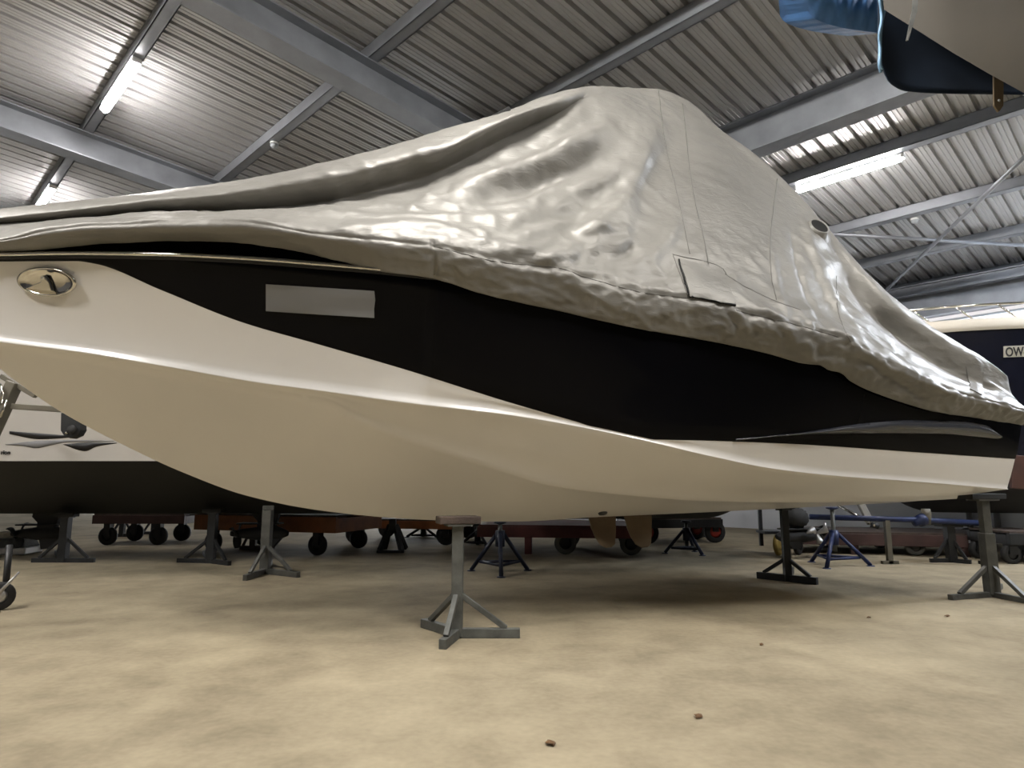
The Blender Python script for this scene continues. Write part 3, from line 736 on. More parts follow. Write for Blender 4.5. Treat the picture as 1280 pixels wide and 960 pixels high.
# pole tip sticking out on the ridge
q = cl_at(638, 141)+Vector((0, -.05, .03)); mb = MB(); mb.tube([q+Vector((.10, -.1, -.03)), q+Vector((-.02, 0, .02))], .035, 12); mb.build('pole_tip', M['void'], cover)

# ================================================================== BOAT STANDS
def stand_T(base, height, dirs, m, label, cap_w=(.26, .12), post=.08, foot_h=.055, brace_h=.27, sleeve=None, padm='wood', pad_rz=0, pad_tilt=0, thin=1.0, group=None, name='boat_stand', foot_len=None):
    """upright square post on flat feet; dirs: foot end points in the floor plane (world offsets)"""
    t = thing(name, label, 'stand', base, 0, group)
    b = MB(); b.bar((0, 0, .01), (0, 0, height-.05), post*thin, post*thin); b.build('post', m, t, bevel=.005)
    if sleeve:
        b = MB(); b.bar((0, 0, .02), (0, 0, sleeve), post*1.35, post*1.35); b.build('sleeve', m, t, bevel=.005)
    for (dx, dy) in dirs:
        d = Vector((dx, dy, 0)); L = d.length; dn = d/L
        b = MB(); b.bar((0, 0, foot_h/2), d+Vector((0, 0, foot_h/2)), .05, foot_h); b.build('foot', m, t, bevel=.004)
        b = MB(); b.bar(dn*post*.4+Vector((0, 0, brace_h)), d*.78+Vector((0, 0, foot_h)), .035, .035); b.build('brace', m, t, bevel=.004)
    b = MB(); cp = Matrix.Rotation(pad_rz, 4, 'Z') @ Matrix.Rotation(pad_tilt, 4, 'X')
    o = MB(); o.box((-cap_w[0]/2, -cap_w[1]/2, -.05), (cap_w[0]/2, cap_w[1]/2, 0)); o.v = [tuple(cp @ Vector(q)+Vector((0, 0, height))) for q in o.v]
    o.build('pad', M[padm], t, bevel=.006)
    o = MB(); o.box((-cap_w[0]*.3, -cap_w[1]*.45, -.065), (cap_w[0]*.3, cap_w[1]*.45, -.05)); o.v = [tuple(cp @ Vector(q)+Vector((0, 0, height))) for q in o.v]
    o.build('top_plate', m, t)
    return t
def z_on(x, y, base):     # height of image point (x,y) at the depth of a floor point
    return at(x, y, base.y).z
def off(x, y, b): p = fl(x, y)-b; return (p.x, p.y)
b0 = fl(571, 797)
stand_T(b0, z_on(585, 645, b0), [off(529, 784, b0), off(553, 812, b0), off(650, 797, b0)], M['steel'], 'grey steel stand with three feet and wooden pad, nearest the camera', (.28, .16), .075, .06, .27, pad_rz=BROT, group=None)
b0 = fl(1241, 746)
stand_T(b0, z_on(1229, 617, b0), [off(1188, 750, b0), off(1296, 757, b0), off(1250, 735, b0)], M['steel_lt'], 'grey steel stand with thick sleeve under the stern corner at right', (.42, .14), .072, .045, .27, sleeve=.56, padm='rubber', pad_rz=BROT)
b0 = fl(985, 727)
stand_T(b0, z_on(986, 630, b0), [off(947, 723, b0), off(1022, 731, b0), off(990, 716, b0)], M['steel_dk'], 'black steel stand with long flat foot under the aft half of the hull', (.2, .12), .07, .07, .22, padm='rubber', pad_rz=BROT)
b0 = fl(331, 717)
stand_T(b0, z_on(333, 632, b0), [off(306, 726, b0), off(373, 722, b0), off(338, 705, b0)], M['steel_lt'], 'pale grey post stand under the forefoot of the hull at left', (.12, .10), .10, .06, .3, padm='steel', pad_rz=BROT)
for (bx, by, ty, ds, lab) in ((78, 703, 641, [(40, 703), (118, 703), (70, 692)], 'dark steel stand under the black hull at the left edge'),
        (263, 704, 636, [(222, 703), (287, 707), (255, 693)], 'black steel stand with wide flat foot beside the pale grey post stand')):
    b0 = fl(bx, by)
    stand_T(b0, z_on(bx, ty, b0), [off(x, y, b0) for (x, y) in ds], M['steel_dk'], lab, (.24, .14), .10, .055, .3, padm='rubber')
for (bx, by, ty, ds, lab, mm) in ((152, 671, 640, [(136, 671), (168, 671), (153, 667)], 'small dark stand far behind under the black hull, left of its twin', 'steel_dk'),
        (192, 668, 642, [(176, 668), (207, 668), (190, 664)], 'small dark stand far behind, right of its twin', 'steel_dk'),
        (316, 687, 668, [(300, 687), (343, 687), (318, 681)], 'low brown footed stand under the orange trailer', 'brown_steel')):
    b0 = fl(bx, by); stand_T(b0, z_on(bx, ty, b0), [off(x, y, b0) for (x, y) in ds], M[mm], lab, (.3, .2), .09, .06, .32, padm='wood')
b0 = fl(1190, 703)
t = stand_T(b0, z_on(1190, 652, b0), [off(1163, 703, b0), off(1214, 705, b0), off(1188, 694, b0)], M['steel_dk'], 'black screw stand under the grey bottom of the navy yacht at right', (.34, .3), .075, .05, .3, padm='rubber', thin=.6, sleeve=.52)

def tripod(base, r, h, m, label, a0=0, collar_h=.2, leg=.024, ring=.3, name='tripod_stand', n=3, group=None):
    t = thing(name, label, 'stand', base, 0, group)
    zc_ = h-collar_h
    b = MB(); b.tube([(0, 0, zc_-.08), (0, 0, zc_+.10)], .055, 14); b.build('collar', m, t)
    b = MB(); b.tube([(0, 0, zc_-.16), (0, 0, h-.02)], .026, 12); b.build('screw', M['steel'], t)
    b = MB(); b.lathe([(0, h), (.07, h), (.075, h-.015), (.03, h-.03)], 16); b.build('head', m, t)
    for k in range(n):
        a = a0+2*PI*k/n; c, s = math.cos(a), math.sin(a)
        b = MB(); b.tube([(c*.045, s*.045, zc_+.06), (c*r, s*r, .012)], leg, 10); l = b.build('leg', m, t)
        b = MB(); b.lathe([(0, .012), (.045, .010), (.05, 0)], 12, (c*r, s*r, 0)); b.build('foot', m, l)
        if n == 3 or k < n-1:
            a2 = a0+2*PI*(k+1)/n; q = 1-ring
            b = MB(); b.tube([(c*r*q, s*r*q, zc_*ring), (math.cos(a2)*r*q, math.sin(a2)*r*q, zc_*ring)], leg*.7, 8); b.build('tie_bar', m, t)
    return t
b0 = fl(625, 716)
tripod(b0, .38, z_on(625, 652, b0), M['navy_steel'], 'dark navy tripod stand behind the nearest grey stand', a0=-PI/2+.05)
b0 = fl(1045, 707)
tripod(b0, .40, z_on(1037, 634, b0), M['blue_steel'], 'bright blue tripod stand under the aft hull', a0=-PI/2-.7, collar_h=.38)
b0 = fl(859, 692)
tripod(b0, .32, z_on(857, 651, b0), M['navy_steel'], 'dark tripod stand between the tan rudders and the black stand', a0=-PI/2+.45)
b0 = fl(880, 671)
tripod(b0, .30, z_on(880, 652, b0), M['steel_dk'], 'small dark tripod stand far behind, against the bright floor', a0=-PI/2+.0)
b0 = fl(529, 671)
tripod(b0, .33, z_on(529, 650, b0), M['steel_dk'], 'dark splayed stand far behind on the bright floor, left of the grey stand', a0=-PI/2+1.0)
b0 = fl(597, 681)
tripod(b0, .28, z_on(597, 655, b0), M['steel_dk'], 'dark splayed stand far behind, just right of the nearest grey post', a0=-PI/2+.6)
# trestle
def trestle(base, h, w, m, label):
    t = thing('trestle', label, 'stand', base)
    for s in (-1, 1):
        b = MB(); b.bar((s*.04, 0, h-.1), (s*w, -.12, .03), .07, .06); b.build('leg', m, t, bevel=.004)
        b = MB(); b.bar((s*.04, .04, h-.1), (s*w, .25, .03), .07, .06); b.build('leg', m, t, bevel=.004)
    b = MB(); b.bar((-w-.04, -.12, .02), (w+.04, -.12, .02), .08, .04); b.build('base_bar', m, t, bevel=.004)
    b = MB(); b.bar((0, 0, .32), (0, 0, h), .1, .1); b.build('post', m, t, bevel=.004)
    return t
b0 = fl(490, 690); trestle(b0, z_on(490, 648, b0), .16, M['steel_dk'], 'dark A-shaped trestle on the bright floor left of the nearest grey stand')

# ================================================================== TRAILERS
def wheel(parent, c, r, w, ax, tyre, hub, name='wheel'):
    b = MB(); b.lathe([(r*.55, -w*.5), (r*.88, -w*.5), (r, -w*.3), (r, w*.3), (r*.88, w*.5), (r*.55, w*.5)], 22, c, ax); o = b.build(name, M[tyre], parent)
    b = MB(); b.lathe([(0, -w*.42), (r*.3, -w*.46), (r*.56, -w*.30), (r*.56, w*.30), (r*.3, w*.46), (0, w*.42)], 18, c, ax); b.build('hub', M[hub], o)
    return o
def trailer(A, B, width, ztop, thick_, m, label, wheels, wr=.16, tyre='rubber', hub='steel_dk', legs=(), cat='trailer', name='boat_trailer', group=None):
    """flat bed trailer from A to B (floor points of its near edge); wheels: list of (fraction along, 0 near/1 far)"""
    A = Vector(A); B = Vector(B); ex_ = (B-A); L = ex_.length; rz = math.atan2(ex_.y, ex_.x)
    t = thing(name, label, cat, A, rz, group)
    b = MB(); b.box((0, 0, ztop-thick_), (L, .06, ztop)); b.box((0, width-.06, ztop-thick_), (L, width, ztop))
    for q in np.linspace(0, 1, 5): b.box((q*(L-.06), .06, ztop-thick_), (q*(L-.06)+.06, width-.06, ztop-.02))
    b.build('frame', m, t, bevel=.005)
    b = MB(); b.box((.02, .02, ztop), (L-.02, width-.02, ztop+.025)); b.build('deck', M['wood'] if m != M['maroon'] else m, t)
    for (q, s) in wheels:
        c = (q*L, .10 if s == 0 else width-.10, wr)
        wheel(t, c, wr, .08, (0, 1, 0), tyre, hub)
        b = MB(); b.box((c[0]-.05, c[1]-.06, wr), (c[0]+.05, c[1]+.06, ztop-thick_)); b.build('axle_bracket', M['steel_dk'], t)
    for q in legs:
        b = MB(); b.box((q*L-.05, .02, .0), (q*L+.05, .12, ztop-thick_)); b.build('support_leg', m, t)
    return t
def ztop_at(y, base): return at(640, y, base.y).z
A = fl(240, 689); B = fl(418, 696)
trailer(A, B, 1.3, z_on(330, 645, (A+B)/2), .22, M['orange'], 'orange flat trailer behind the left stands', [(.12, 0), (.86, 0), (.12, 1), (.86, 1)], .145)
A = fl(438, 680); B = fl(566, 682.5)
trailer(A, B, 1.6, z_on(500, 651, (A+B)/2), .13, M['orange'], 'narrow brown and orange trailer on the bright floor behind the trestle', [(.02, 0), (.92, 0), (.02, 1), (.92, 1)], .17)
A = fl(596, 692); B = fl(800, 695)
trailer(A, B, 1.4, z_on(690, 659, (A+B)/2), .15, M['maroon'], 'maroon flat trailer behind the navy tripod', [(.55, 0), (.95, 0), (.55, 1), (.95, 1)], .16, 'tyre_grey', 'steel_dk', legs=(.32,))
A = fl(1003, 692); B = fl(1213, 697)
trailer(A, B, 1.3, z_on(1100, 668, (A+B)/2), .16, M['brown_steel'], 'long brown flat trailer along the right wall behind the blue tripod', [(.70, 0), (.62, 1), (.25, 1)], .13, 'tyre_grey', 'steel_lt', legs=(.985, .33))
A = fl(1206, 690); B = fl(1300, 692)
trailer(A, B, 1.4, z_on(1250, 671, (A+B)/2), .10, M['galv'], 'grey metal trailer at the right wall behind the stern stand', [(.22, 0), (.55, 1), (.8, 0)], .14, 'rubber', 'steel_lt')
A = fl(1266, 706); B = fl(1330, 706)
trailer(A, B, .8, z_on(1290, 667, A), .14, M['steel_dk'], 'black low trolley cut by the right picture edge', [(.1, 0), (.1, 1), (.9, 0), (.9, 1)], .12, name='trolley', cat='trolley')
A = fl(112, 682); B = fl(228, 682)
trailer(A, B, 1.0, z_on(170, 644, (A+B)/2), .14, M['brown_steel'], 'long dark trailer far behind under the black hull at left', [(.15, 0), (.7, 0), (.15, 1), (.7, 1)], .15)
# loose dolly with the red wheel
A = fl(795, 681); B = fl(905, 679)
t = trailer(A, B, .9, z_on(850, 650, A), .14, M['steel_dk'], 'dark trailer with one red-hubbed wheel behind the tan rudders', [(.16, 0), (.93, 0), (.93, 1)], .19, 'rubber', 'hub_red')

# ================================================================== OTHER BOATS
def loft(L, beam, zk, zch, zsh, chb=.82, fine=2.0, rows_=None):
    """half sections of a planing hull: x from stern 0 to bow L; returns grids near (+y) keel..sheer"""
    us = np.linspace(0, 1, 60); G = []
    for s in us:
        t = max(0, (s-.45)/.55); b = beam/2*(1-t**2.6); c = beam/2*chb*(1-t**fine)
        k = zk+(zsh-zk)*max(0, (s-.62)/.38)**2.3; c_z = zch+(zsh-zch)*.75*max(0, (s-.5)/.5)**1.8
        c_z = max(c_z, k+.004); sh = zsh+.12*s*s
        r = [(0, k)]+[(c*q, k+(c_z-k)*q**1.1) for q in (.3, .6, .9)]+[(c, c_z), (c+.02*(1-t), c_z+.01)]
        r += [(c+(b-c)*q, c_z+(sh-c_z)*q) for q in (.2, .4, .6, .8, 1)]
        G.append([(s*L, v, z) for (v, z) in r])
    return np.array(G)
def make_boat(stern, bow, beam, zk, zch, zsh, zsplit, m_low, m_up, label, deckm='white', name='motor_boat', added_cabin=None, split_row=None):
    stern = Vector(stern); bow = Vector(bow); d = bow-stern; L = d.length; rz = math.atan2(d.y, d.x)
    t = thing(name, label, 'boat', stern, rz); G = loft(L, beam, zk, zch, zsh)
    s = split_row; 
    for (nm, a, b_, m) in (('hull_bottom', 0, s+1, m_low), ('topside', s, 11, m_up)):
        mb = MB()
        for sg in (1, -1):
            q = G[:, a:b_].copy(); q[..., 1] *= sg; mb.grid(q, flip=sg < 0)
        r0 = [tuple(p) for p in G[0, a:b_]]; mb.add(r0+[(p[0], -p[1], p[2]) for p in r0[::-1]], [tuple(range(2*len(r0)))])
        mb.build(nm, m, t, recalc=False)
    mb = MB(); top_ = G[:, 10]; mb.grid([[(p[0], p[1]*q, p[2]+.10*(1-q*q)) for q in np.linspace(-1, 1, 9)] for p in top_]); mb.build('deck', M[deckm], t)
    if added_cabin:  # added superstructure, unseen, blocks lamp light from the floor around it
        x0, x1, hgt = added_cabin; mb = MB(); n0, n1 = int(x0*59), int(x1*59); g = []
        for i in range(n0, n1+1):
            p = G[i, 10]; q = (i-n0)/(n1-n0); hh = hgt*min(1, (1-q)*2.2)*min(1, q*8+.55)+.02; w_ = p[1]*.82; zb = p[2]
            g.append([(p[0], -w_, zb), (p[0], -w_*.86, zb+hh*.8), (p[0], -w_*.6, zb+hh), (p[0], w_*.6, zb+hh), (p[0], w_*.86, zb+hh*.8), (p[0], w_, zb)])
        mb.grid(g, smooth=False); mb.add(g[0], [(0, 1, 2, 3, 4, 5)]); mb.add(g[-1], [(0, 1, 2, 3, 4, 5)]); mb.build('added_cabin', M[deckm], t)
    return t, G, L
def outdrive(parent, c, h, m, rz=0, s=1.0, nm='outdrive'):
    """stern drive leg hanging from c (top) down h metres, in the parent's frame"""
    Rz = Matrix.Rotation(rz, 4, 'Z'); c = Vector(c)
    def X(p): return tuple(c+Rz @ Vector((p[0]*s, p[1]*s, p[2]*h)))
    b = MB()
    side = [(-.20, 0), (.16, 0), (.18, -.30), (.10, -.42), (.10, -.55), (.30, -.60), (.34, -.66), (.28, -.72), (.06, -.74), (.02, -1.0), (-.10, -.98), (-.24, -.74), (-.30, -.66), (-.22, -.58), (-.14, -.52), (-.18, -.35)]
    k = len(side); b.add([X((x, -.05, z)) for x, z in side]+[X((x, .05, z)) for x, z in side], [tuple(range(k)), tuple(range(2*k-1, k-1, -1))]+[(i, (i+1) % k, k+(i+1) % k, k+i) for i in range(k)])
    b.tube([X((-.32, 0, -.66)), X((-.2, 0, -.66)), X((.1, 0, -.66)), X((.33, 0, -.66))], [.03*s, .085*s, .09*s, .06*s], 12)
    b.bar(X((-.22, 0, -.47)), X((.36, 0, -.47)), .22*s, .02)
    o = b.build(nm, m, parent, bevel=.01)
    p = MB()
    for q in range(3):
        a = 2*PI*q/3+.3; n_ = 7; g = []
        for i in range(n_):
            r = .05+.15*i/(n_-1); w = .075*math.sin(PI*(.25+.7*i/(n_-1)))
            g.append([X((.38+.035*j, math.cos(a+j*w/r*.8)*r, -.66+math.sin(a+j*w/r*.8)*r*s/h)) for j in (-1, -.3, .3, 1)])
        p.grid(g)
    p.tube([X((.30, 0, -.66)), X((.46, 0, -.66))], [.06*s, .035*s], 12)
    po = p.build('propeller', m, o); sm = po.modifiers.new('thickness', 'SOLIDIFY'); sm.thickness = .008
    return o
# --- white boat with black bottom and painted blades (left, behind the bow)
zsp = z_on(100, 577, Vector((0, 7.62, 0))); zlow = z_on(200, 640, Vector((0, 9.0, 0)))
Sb = fl(390, 690); Sb = Vector((-1.25, 9.0, 0)); Bb = Vector((-10.6, 8.95, 0))
lb = 0
wb, Gw, Lw = make_boat(Sb, Bb, 3.0, zlow-.02, zsp, zsp+1.35, 0, M['antifoul_blk'], M['white'], 'white boat with black bottom and painted dart stripes behind the bow at left', split_row=5, added_cabin=(.05, .75, .9))
# near face of that hull is local y>0 (facing the camera)
def on_plane(mw, y0, x, y):
    """intersection of a view ray with the local plane y=y0 of an object matrix"""
    inv = mw.inverted(); o = inv @ Vector((0, 0, H)); r = Vector(ray(x, y)); dl = inv.to_3x3() @ r
    t = (y0-o.y)/dl.y; return o+dl*t
bpy.context.view_layer.update()
def topside_y(G, x, z, L):
    i = int(np.clip(x/L*(len(G)-1), 0, len(G)-1)); s = G[i]; zz = s[5:, 2]; vv = s[5:, 1]; return float(np.interp(z, zz, vv))
def on_side(obj, G, L, x, y, sg=1):
    yy = sg*1.2
    for _ in range(6):
        p = on_plane(obj.matrix_world, yy, x, y); yy = sg*topside_y(G, p.x, p.z, L)
    return Vector((p.x, yy, p.z))
def decal(obj, G, L, polys, m, nm, sg=1, offs=.004):
    mb = MB()
    for (topc, botc) in polys:
        tc_, bc_ = curve(topc), curve(botc); x0, x1 = max(topc[0][0], botc[0][0]), min(topc[-1][0], botc[-1][0])
        g = []
        for x in np.linspace(x0, x1, 24): g.append([on_side(obj, G, L, x, float(tc_(x)*(1-q)+bc_(x)*q), sg)+Vector((0, sg*offs, 0)) for q in (0, .5, 1)])
        mb.grid(g)
    o = mb.build(nm, m, obj); sm = o.modifiers.new('thickness', 'SOLIDIFY'); sm.thickness = .003; return o
decal(wb, Gw, Lw, [([(12, 539), (100, 545.5)], [(12, 542.5), (50, 549), (100, 546)]), ([(79, 555.5), (113, 553), (146, 553.5)], [(79, 555.8), (107, 564), (120, 558.5), (146, 554)])], M['black_print'], 'black_stripe')
decal(wb, Gw, Lw, [([(7, 555.5), (50, 551), (85, 550), (143, 551)], [(7, 556), (30, 557.5), (45, 560.5), (60, 557.5), (85, 553), (143, 551.8)])], M['grey_print'], 'grey_stripe')
def text_on(s, size, name, m, parent, loc, rot, ext=.002):
    cu = bpy.data.curves.new(name, 'FONT'); cu.body = s; cu.size = size; cu.extrude = ext; cu.offset = size*.025
    o = bpy.data.objects.new(name, cu); C.objects.link(o); me = bpy.data.meshes.new_from_object(o.evaluated_get(bpy.context.evaluated_depsgraph_get()))
    bpy.data.objects.remove(o); bpy.data.curves.remove(cu)
    me.materials.append(m) if not me.materials else None
    o2 = bpy.data.objects.new(name, me); C.objects.link(o2); o2.parent = parent; o2.location = loc; o2.rotation_euler = rot
    return o2
p = on_side(wb, Gw, Lw, 1.5, 568)+Vector((0, .012, 0))
text_on('rion', .068, 'lettering', M['letters'], wb, p, (PI/2, 0, PI))
outdrive(wb, Gw[0, 0]*0+Vector((wb.matrix_world.inverted() @ Vector((fl(352, 692).x, 9.2, 0))).xy.to_3d()+Vector((0, 0, .80))), .70, M['rubber'], rz=0)
qd = wb.matrix_world.inverted() @ Vector((fl(103, 690).x*1.0, 9.3, 0)); outdrive(wb, (qd.x, qd.y, .74), .62, M['rubber'], rz=0)

# --- dark boat with tan rudders behind the middle of the main boat
Sc = Vector((at(640, 650, 9.6).x+.2, 9.2, 0)); Bc = Vector((at(1000, 650, 9.6).x, 9.6, 0))
db_, Gd, Ld = make_boat(Sc, Bc, 2.9, z_on(760, 649, Sc), .95, 1.9, 0, M['antifoul_blk'], M['navy'], 'dark hulled boat with two tan rudders, hidden behind the motor boat', split_row=5, added_cabin=(.05, .8, 1.2))
def rudder(px, parent, Y=8.8):
    pts = [(-17, 646), (18, 646), (18, 664), (17, 680), (13, 684), (5, 685), (-2, 681), (-8, 672), (-13, 660)]
    inv = parent.matrix_world.inverted(); pl = [inv @ at(px+a, y-2 if i < 2 else y, Y) for i, (a, y) in enumerate(pts)]
    n_ = (inv.to_3x3() @ Vector((0, 1, 0))); b = MB(); b.slab(pl, n_, .05)
    b.tube([inv @ at(px+4, 640, Y+.025), inv @ at(px+4, 650, Y+.025)], .03, 10)
    return b.build('rudder', M['tan_paint'], parent, bevel=.012)
bpy.context.view_layer.update()
rudder(752, db_).__setitem__('label', 'tan rounded rudder blade'); rudder(797, db_)

# --- navy yacht at right with number plate
Bn = Vector((at(1040, 600, 9.8).x, 10.6, 0)); Sn = Vector((at(1500, 600, 9.0).x, 9.3, 0))
zdk = z_on(1230, 423, Vector((0, 9.2, 0))); zbt = z_on(1230, 644, Vector((0, 9.2, 0)))
ny, Gy, Ly = make_boat(Sn, Bn, 3.0, zbt, z_on(1230, 600, Vector((0, 9, 0))), zdk, 0, M['antifoul_gry'], M['navy'], 'navy blue yacht with cream deck edge and number plate at right', deckm='cream', name='motor_yacht', split_row=5)
bpy.context.view_layer.update()
inv = ny.matrix_world.inverted(); near_s = 1 if (inv @ Vector((0, 0, 1))).y > 0 else -1
cb = MB(); g = []
for p in Gy[:, 10]: g.append([(p[0], near_s*(p[1]+.03), p[2]-.06), (p[0], near_s*(p[1]+.05), p[2]-.02), (p[0], near_s*(p[1]+.03), p[2]+.06), (p[0], near_s*p[1]*.93, p[2]+.13), (p[0], near_s*p[1]*.8, p[2]+.15)])
cb.grid(g); g2 = [[(a, -b_, c) for (a, b_, c) in r] for r in g]; cb.grid(g2, flip=True); cb.build('bulwark', M['cream'], ny)['label'] = 'cream moulded deck edge'
# rail
rp = MB(); rail_z = .24; pts = []
for i in range(18, 59, 2):
    p = Gy[i, 10]; pts.append((p[0], near_s*p[1]*.86, p[2]+rail_z+.1))
rp.tube(pts, .018, 8); ra_ = rp.build('guard_rail', M['chrome'], ny)
for i in range(18, 58, 6):
    p = Gy[i, 10]; b = MB(); b.tube([(p[0]-.22, near_s*p[1]*.86, p[2]+.13), (p[0], near_s*p[1]*.86, p[2]+rail_z+.1)], .014, 8); b.build('stanchion', M['chrome'], ra_)
# number plate
def side_n(x, y): return on_side(ny, Gy, Ly, x, y, near_s)
a_, b_, c_, d_ = side_n(1254, 433), side_n(1330, 430), side_n(1330, 444), side_n(1254, 447)
mb = MB(); nrm = Vector((0, near_s, 0)); mb.slab([q+nrm*.004 for q in (a_, b_, c_, d_)], nrm, .01); npn = mb.build('number_plate', M['num_plate'], ny)
ht = (a_-d_).length
to = text_on('OW-', ht*1.12, 'lettering', M['letters'], ny, (0, 0, 0), (0, 0, 0))
tx = (c_-d_).normalized(); tn = tx.cross((a_-d_).normalized()).normalized(); ty = tn.cross(tx)
tl = d_+tn*.019+ty*(ht*.10)+tx*.02
to.matrix_local = Matrix(((tx.x*.66, ty.x, tn.x, tl.x), (tx.y*.66, ty.y, tn.y, tl.y), (tx.z*.66, ty.z, tn.z, tl.z), (0, 0, 0, 1)))
# mahogany panel and fender at the frame edge
mb = MB(); q0 = inv @ at(1281, 570, 8.2); q1 = inv @ at(1281, 612, 8.2); 
wpb = MB(); wpb.bar(tuple(q0), tuple(q1), .30, .08, up=(0, 1, 0)); wpb.build('rudder', M['mahogany'], ny, bevel=.01)['label'] = 'brown wooden rudder blade'
# shaft, bracket and rudder post beneath
sh = MB(); sh.tube([inv @ at(1045, 630, 9.6), inv @ at(1094, 657, 9.2)], .022, 10); so = sh.build('propeller_shaft', M['chrome'], ny)
sh = MB(); sh.bar(inv @ at(1074, 626, 9.5), inv @ at(1089, 655, 9.25), .10, .05); sh.build('shaft_bracket', M['beige_steel'], so, bevel=.01)
sh = MB(); sh.tube([inv @ at(1089, 655, 9.25), inv @ at(1099, 659, 9.2)], [.05, .03], 12); sh.build('shaft_nut', M['steel_dk'], so)

# blue boom with hub (drive shaft on a rack) by the right wall
t = thing('drive_rack', 'blue bar with round blue gear hub in front of the right wall', 'rack', fl(1150, 705))
o = fl(1150, 705); Yb = o.y
def rel(x, y, dY=0): return at(x, y, Yb+dY)-o
b = MB(); b.tube([rel(1012, 646), rel(1150, 650), rel(1231, 654)], .035, 10); b.build('bar', M['blue_steel'], t)
b = MB(); b.lathe([(0, -.12), (.045, -.12), (.05, -.05), (.075, -.04), (.08, .03), (.05, .05), (.04, .12), (0, .12)], 18, rel(1152, 650), (.9, .2, .3)); hb2 = b.build('hub', M['blue_steel'], t)
b = MB(); b.lathe([(0, .0), (.05, .0), (.06, .06), (.045, .2), (0, .2)], 14, rel(1157, 636), (0, 0, -1)); b.build('spindle', M['beige_steel'], t)
for x in (1108, 1229):
    b = MB(); p = rel(x, 650); b.bar((p.x, p.y, 0), (p.x, p.y, p.z), .06, .06); b.bar((p.x-.1, p.y, .02), (p.x+.1, p.y, .02), .06, .04); b.build('leg', M['beige_steel'] if x < 1150 else M['steel_dk'], t)
# outboard motor on a yellow-wheeled trolley
p0 = fl(972, 694)
tr = thing('trolley', 'small black trolley with a yellow wheel carrying a black outboard leg', 'trolley', p0)
wheel(tr, (fl(958, 690).x-p0.x, -.02, .15), .15, .06, (.75, -.65, 0), 'hub_yellow', 'hub_yellow')
wheel(tr, (.32, .05, .15), .15, .06, (.75, -.65, 0), 'rubber', 'steel_dk')
b = MB(); b.box((-.2, -.1, .30), (.4, .25, .34)); b.box((-.2, .10, .12), (-.15, .15, .75)); b.box((.35, .10, .12), (.4, .15, .75)); b.box((-.2, .08, .70), (.4, .14, .76)); b.build('frame', M['steel_dk'], tr, bevel=.004)
om = thing('outboard_motor', 'black outboard motor leg with bright propeller blades on the yellow-wheeled trolley', 'outboard motor', p0+Vector((.1, -.42, .06)))
outdrive(om, (0, 0, .58), .52, M['rubber'], rz=.3, nm='leg')
b = MB(); b.lathe([(0, .62), (.10, .61), (.17, .54), (.18, .44), (.14, .38), (0, .38)], 18); b.build('cowling', M['rubber'], om)
pm = MB(); q = Vector((.24, -.10, .28))
for k in range(3):
    a = 2*PI*k/3+.5; pm.tube([q, q+Vector((.02, .02, 0))+Vector((math.cos(a)*.10, -.06, math.sin(a)*.10)), q+Vector((math.cos(a+.5)*.17, -.08, math.sin(a+.5)*.17))], [.02, .045, .012], 10)
pm.build('propeller', M['alu'], om)

# ================================================================== LEFT EDGE THINGS
# winch post with arm and roller bracket (belongs to a trailer standing behind the bow)
Yp = 6.7; o = Vector((at(-40, 600, Yp).x, Yp, 0))
wp = thing('winch_post', 'beige steel winch post with arm and dark roller bracket behind the bow at left', 'winch post', o)
def rp_(x, y, dY=0): return at(x, y, Yp+dY)-o
b = MB(); b.bar((rp_(-100, 740).x, 0, .02), rp_(19, 478), .13, .10); b.build('post', M['beige_steel'], wp, bevel=.008)
b = MB(); p = rp_(-100, 740); b.bar((p.x-.3, 0, .03), (p.x+.35, 0, .03), .3, .06); b.build('base', M['steel_dk'], wp, bevel=.004)
b = MB(); b.bar(rp_(16, 508), rp_(78, 512), .06, .055); ar = b.build('arm', M['beige_steel'], wp, bevel=.006)
b = MB(); b.bar(rp_(2, 470), rp_(45, 495), .05, .05); b.build('strut', M['beige_steel'], wp, bevel=.006)
br = MB(); pl = [rp_(x, y, -.05) for (x, y) in ((76, 516), (82, 516), (100, 527), (101, 537), (97, 544), (88, 548), (80, 545), (75.5, 538))]
br.slab(pl, (0, 1, 0), .10); bo = br.build('roller_bracket', M['steel_dk'], wp, bevel=.006)
b = MB(); c0 = rp_(90, 537, -.075); b.lathe([(.012, -.01), (.04, -.01), (.045, 0), (.04, .02), (.0, .02)], 18, c0, (0, -1, 0)); b.build('roller', M['rubber'], bo)
b = MB(); c0 = rp_(83, 541, -.07); b.lathe([(0, .012), (.012, .01), (.014, -.01)], 10, c0, (0, -1, 0)); b.build('bolt', M['chrome'], bo)
b = MB(); b.tube([rp_(0, 480, -.1), rp_(4, 492, -.1), rp_(2, 505, -.1), rp_(9, 500, -.1), rp_(0, 522, -.1)], .012, 8); b.build('chain', M['chrome'], wp)
# jockey wheel at the frame edge
p0 = fl(-3, 763)
jw = thing('jockey_wheel', 'dark jockey wheel with steel lever cut by the left picture edge', 'wheel', p0)
wheel(jw, (0, 0, .11), .11, .06, (.5, -.85, 0), 'rubber', 'alu')
b = MB(); b.tube([(.02, -.06, .12), at(24, 715, p0.y)-p0], [.016, .007], 8); b.build('lever', M['alu'], jw)
b = MB(); b.tube([(0, .06, .11), (-.05, .12, .5)], .025, 10); b.build('stem', M['steel_dk'], jw)
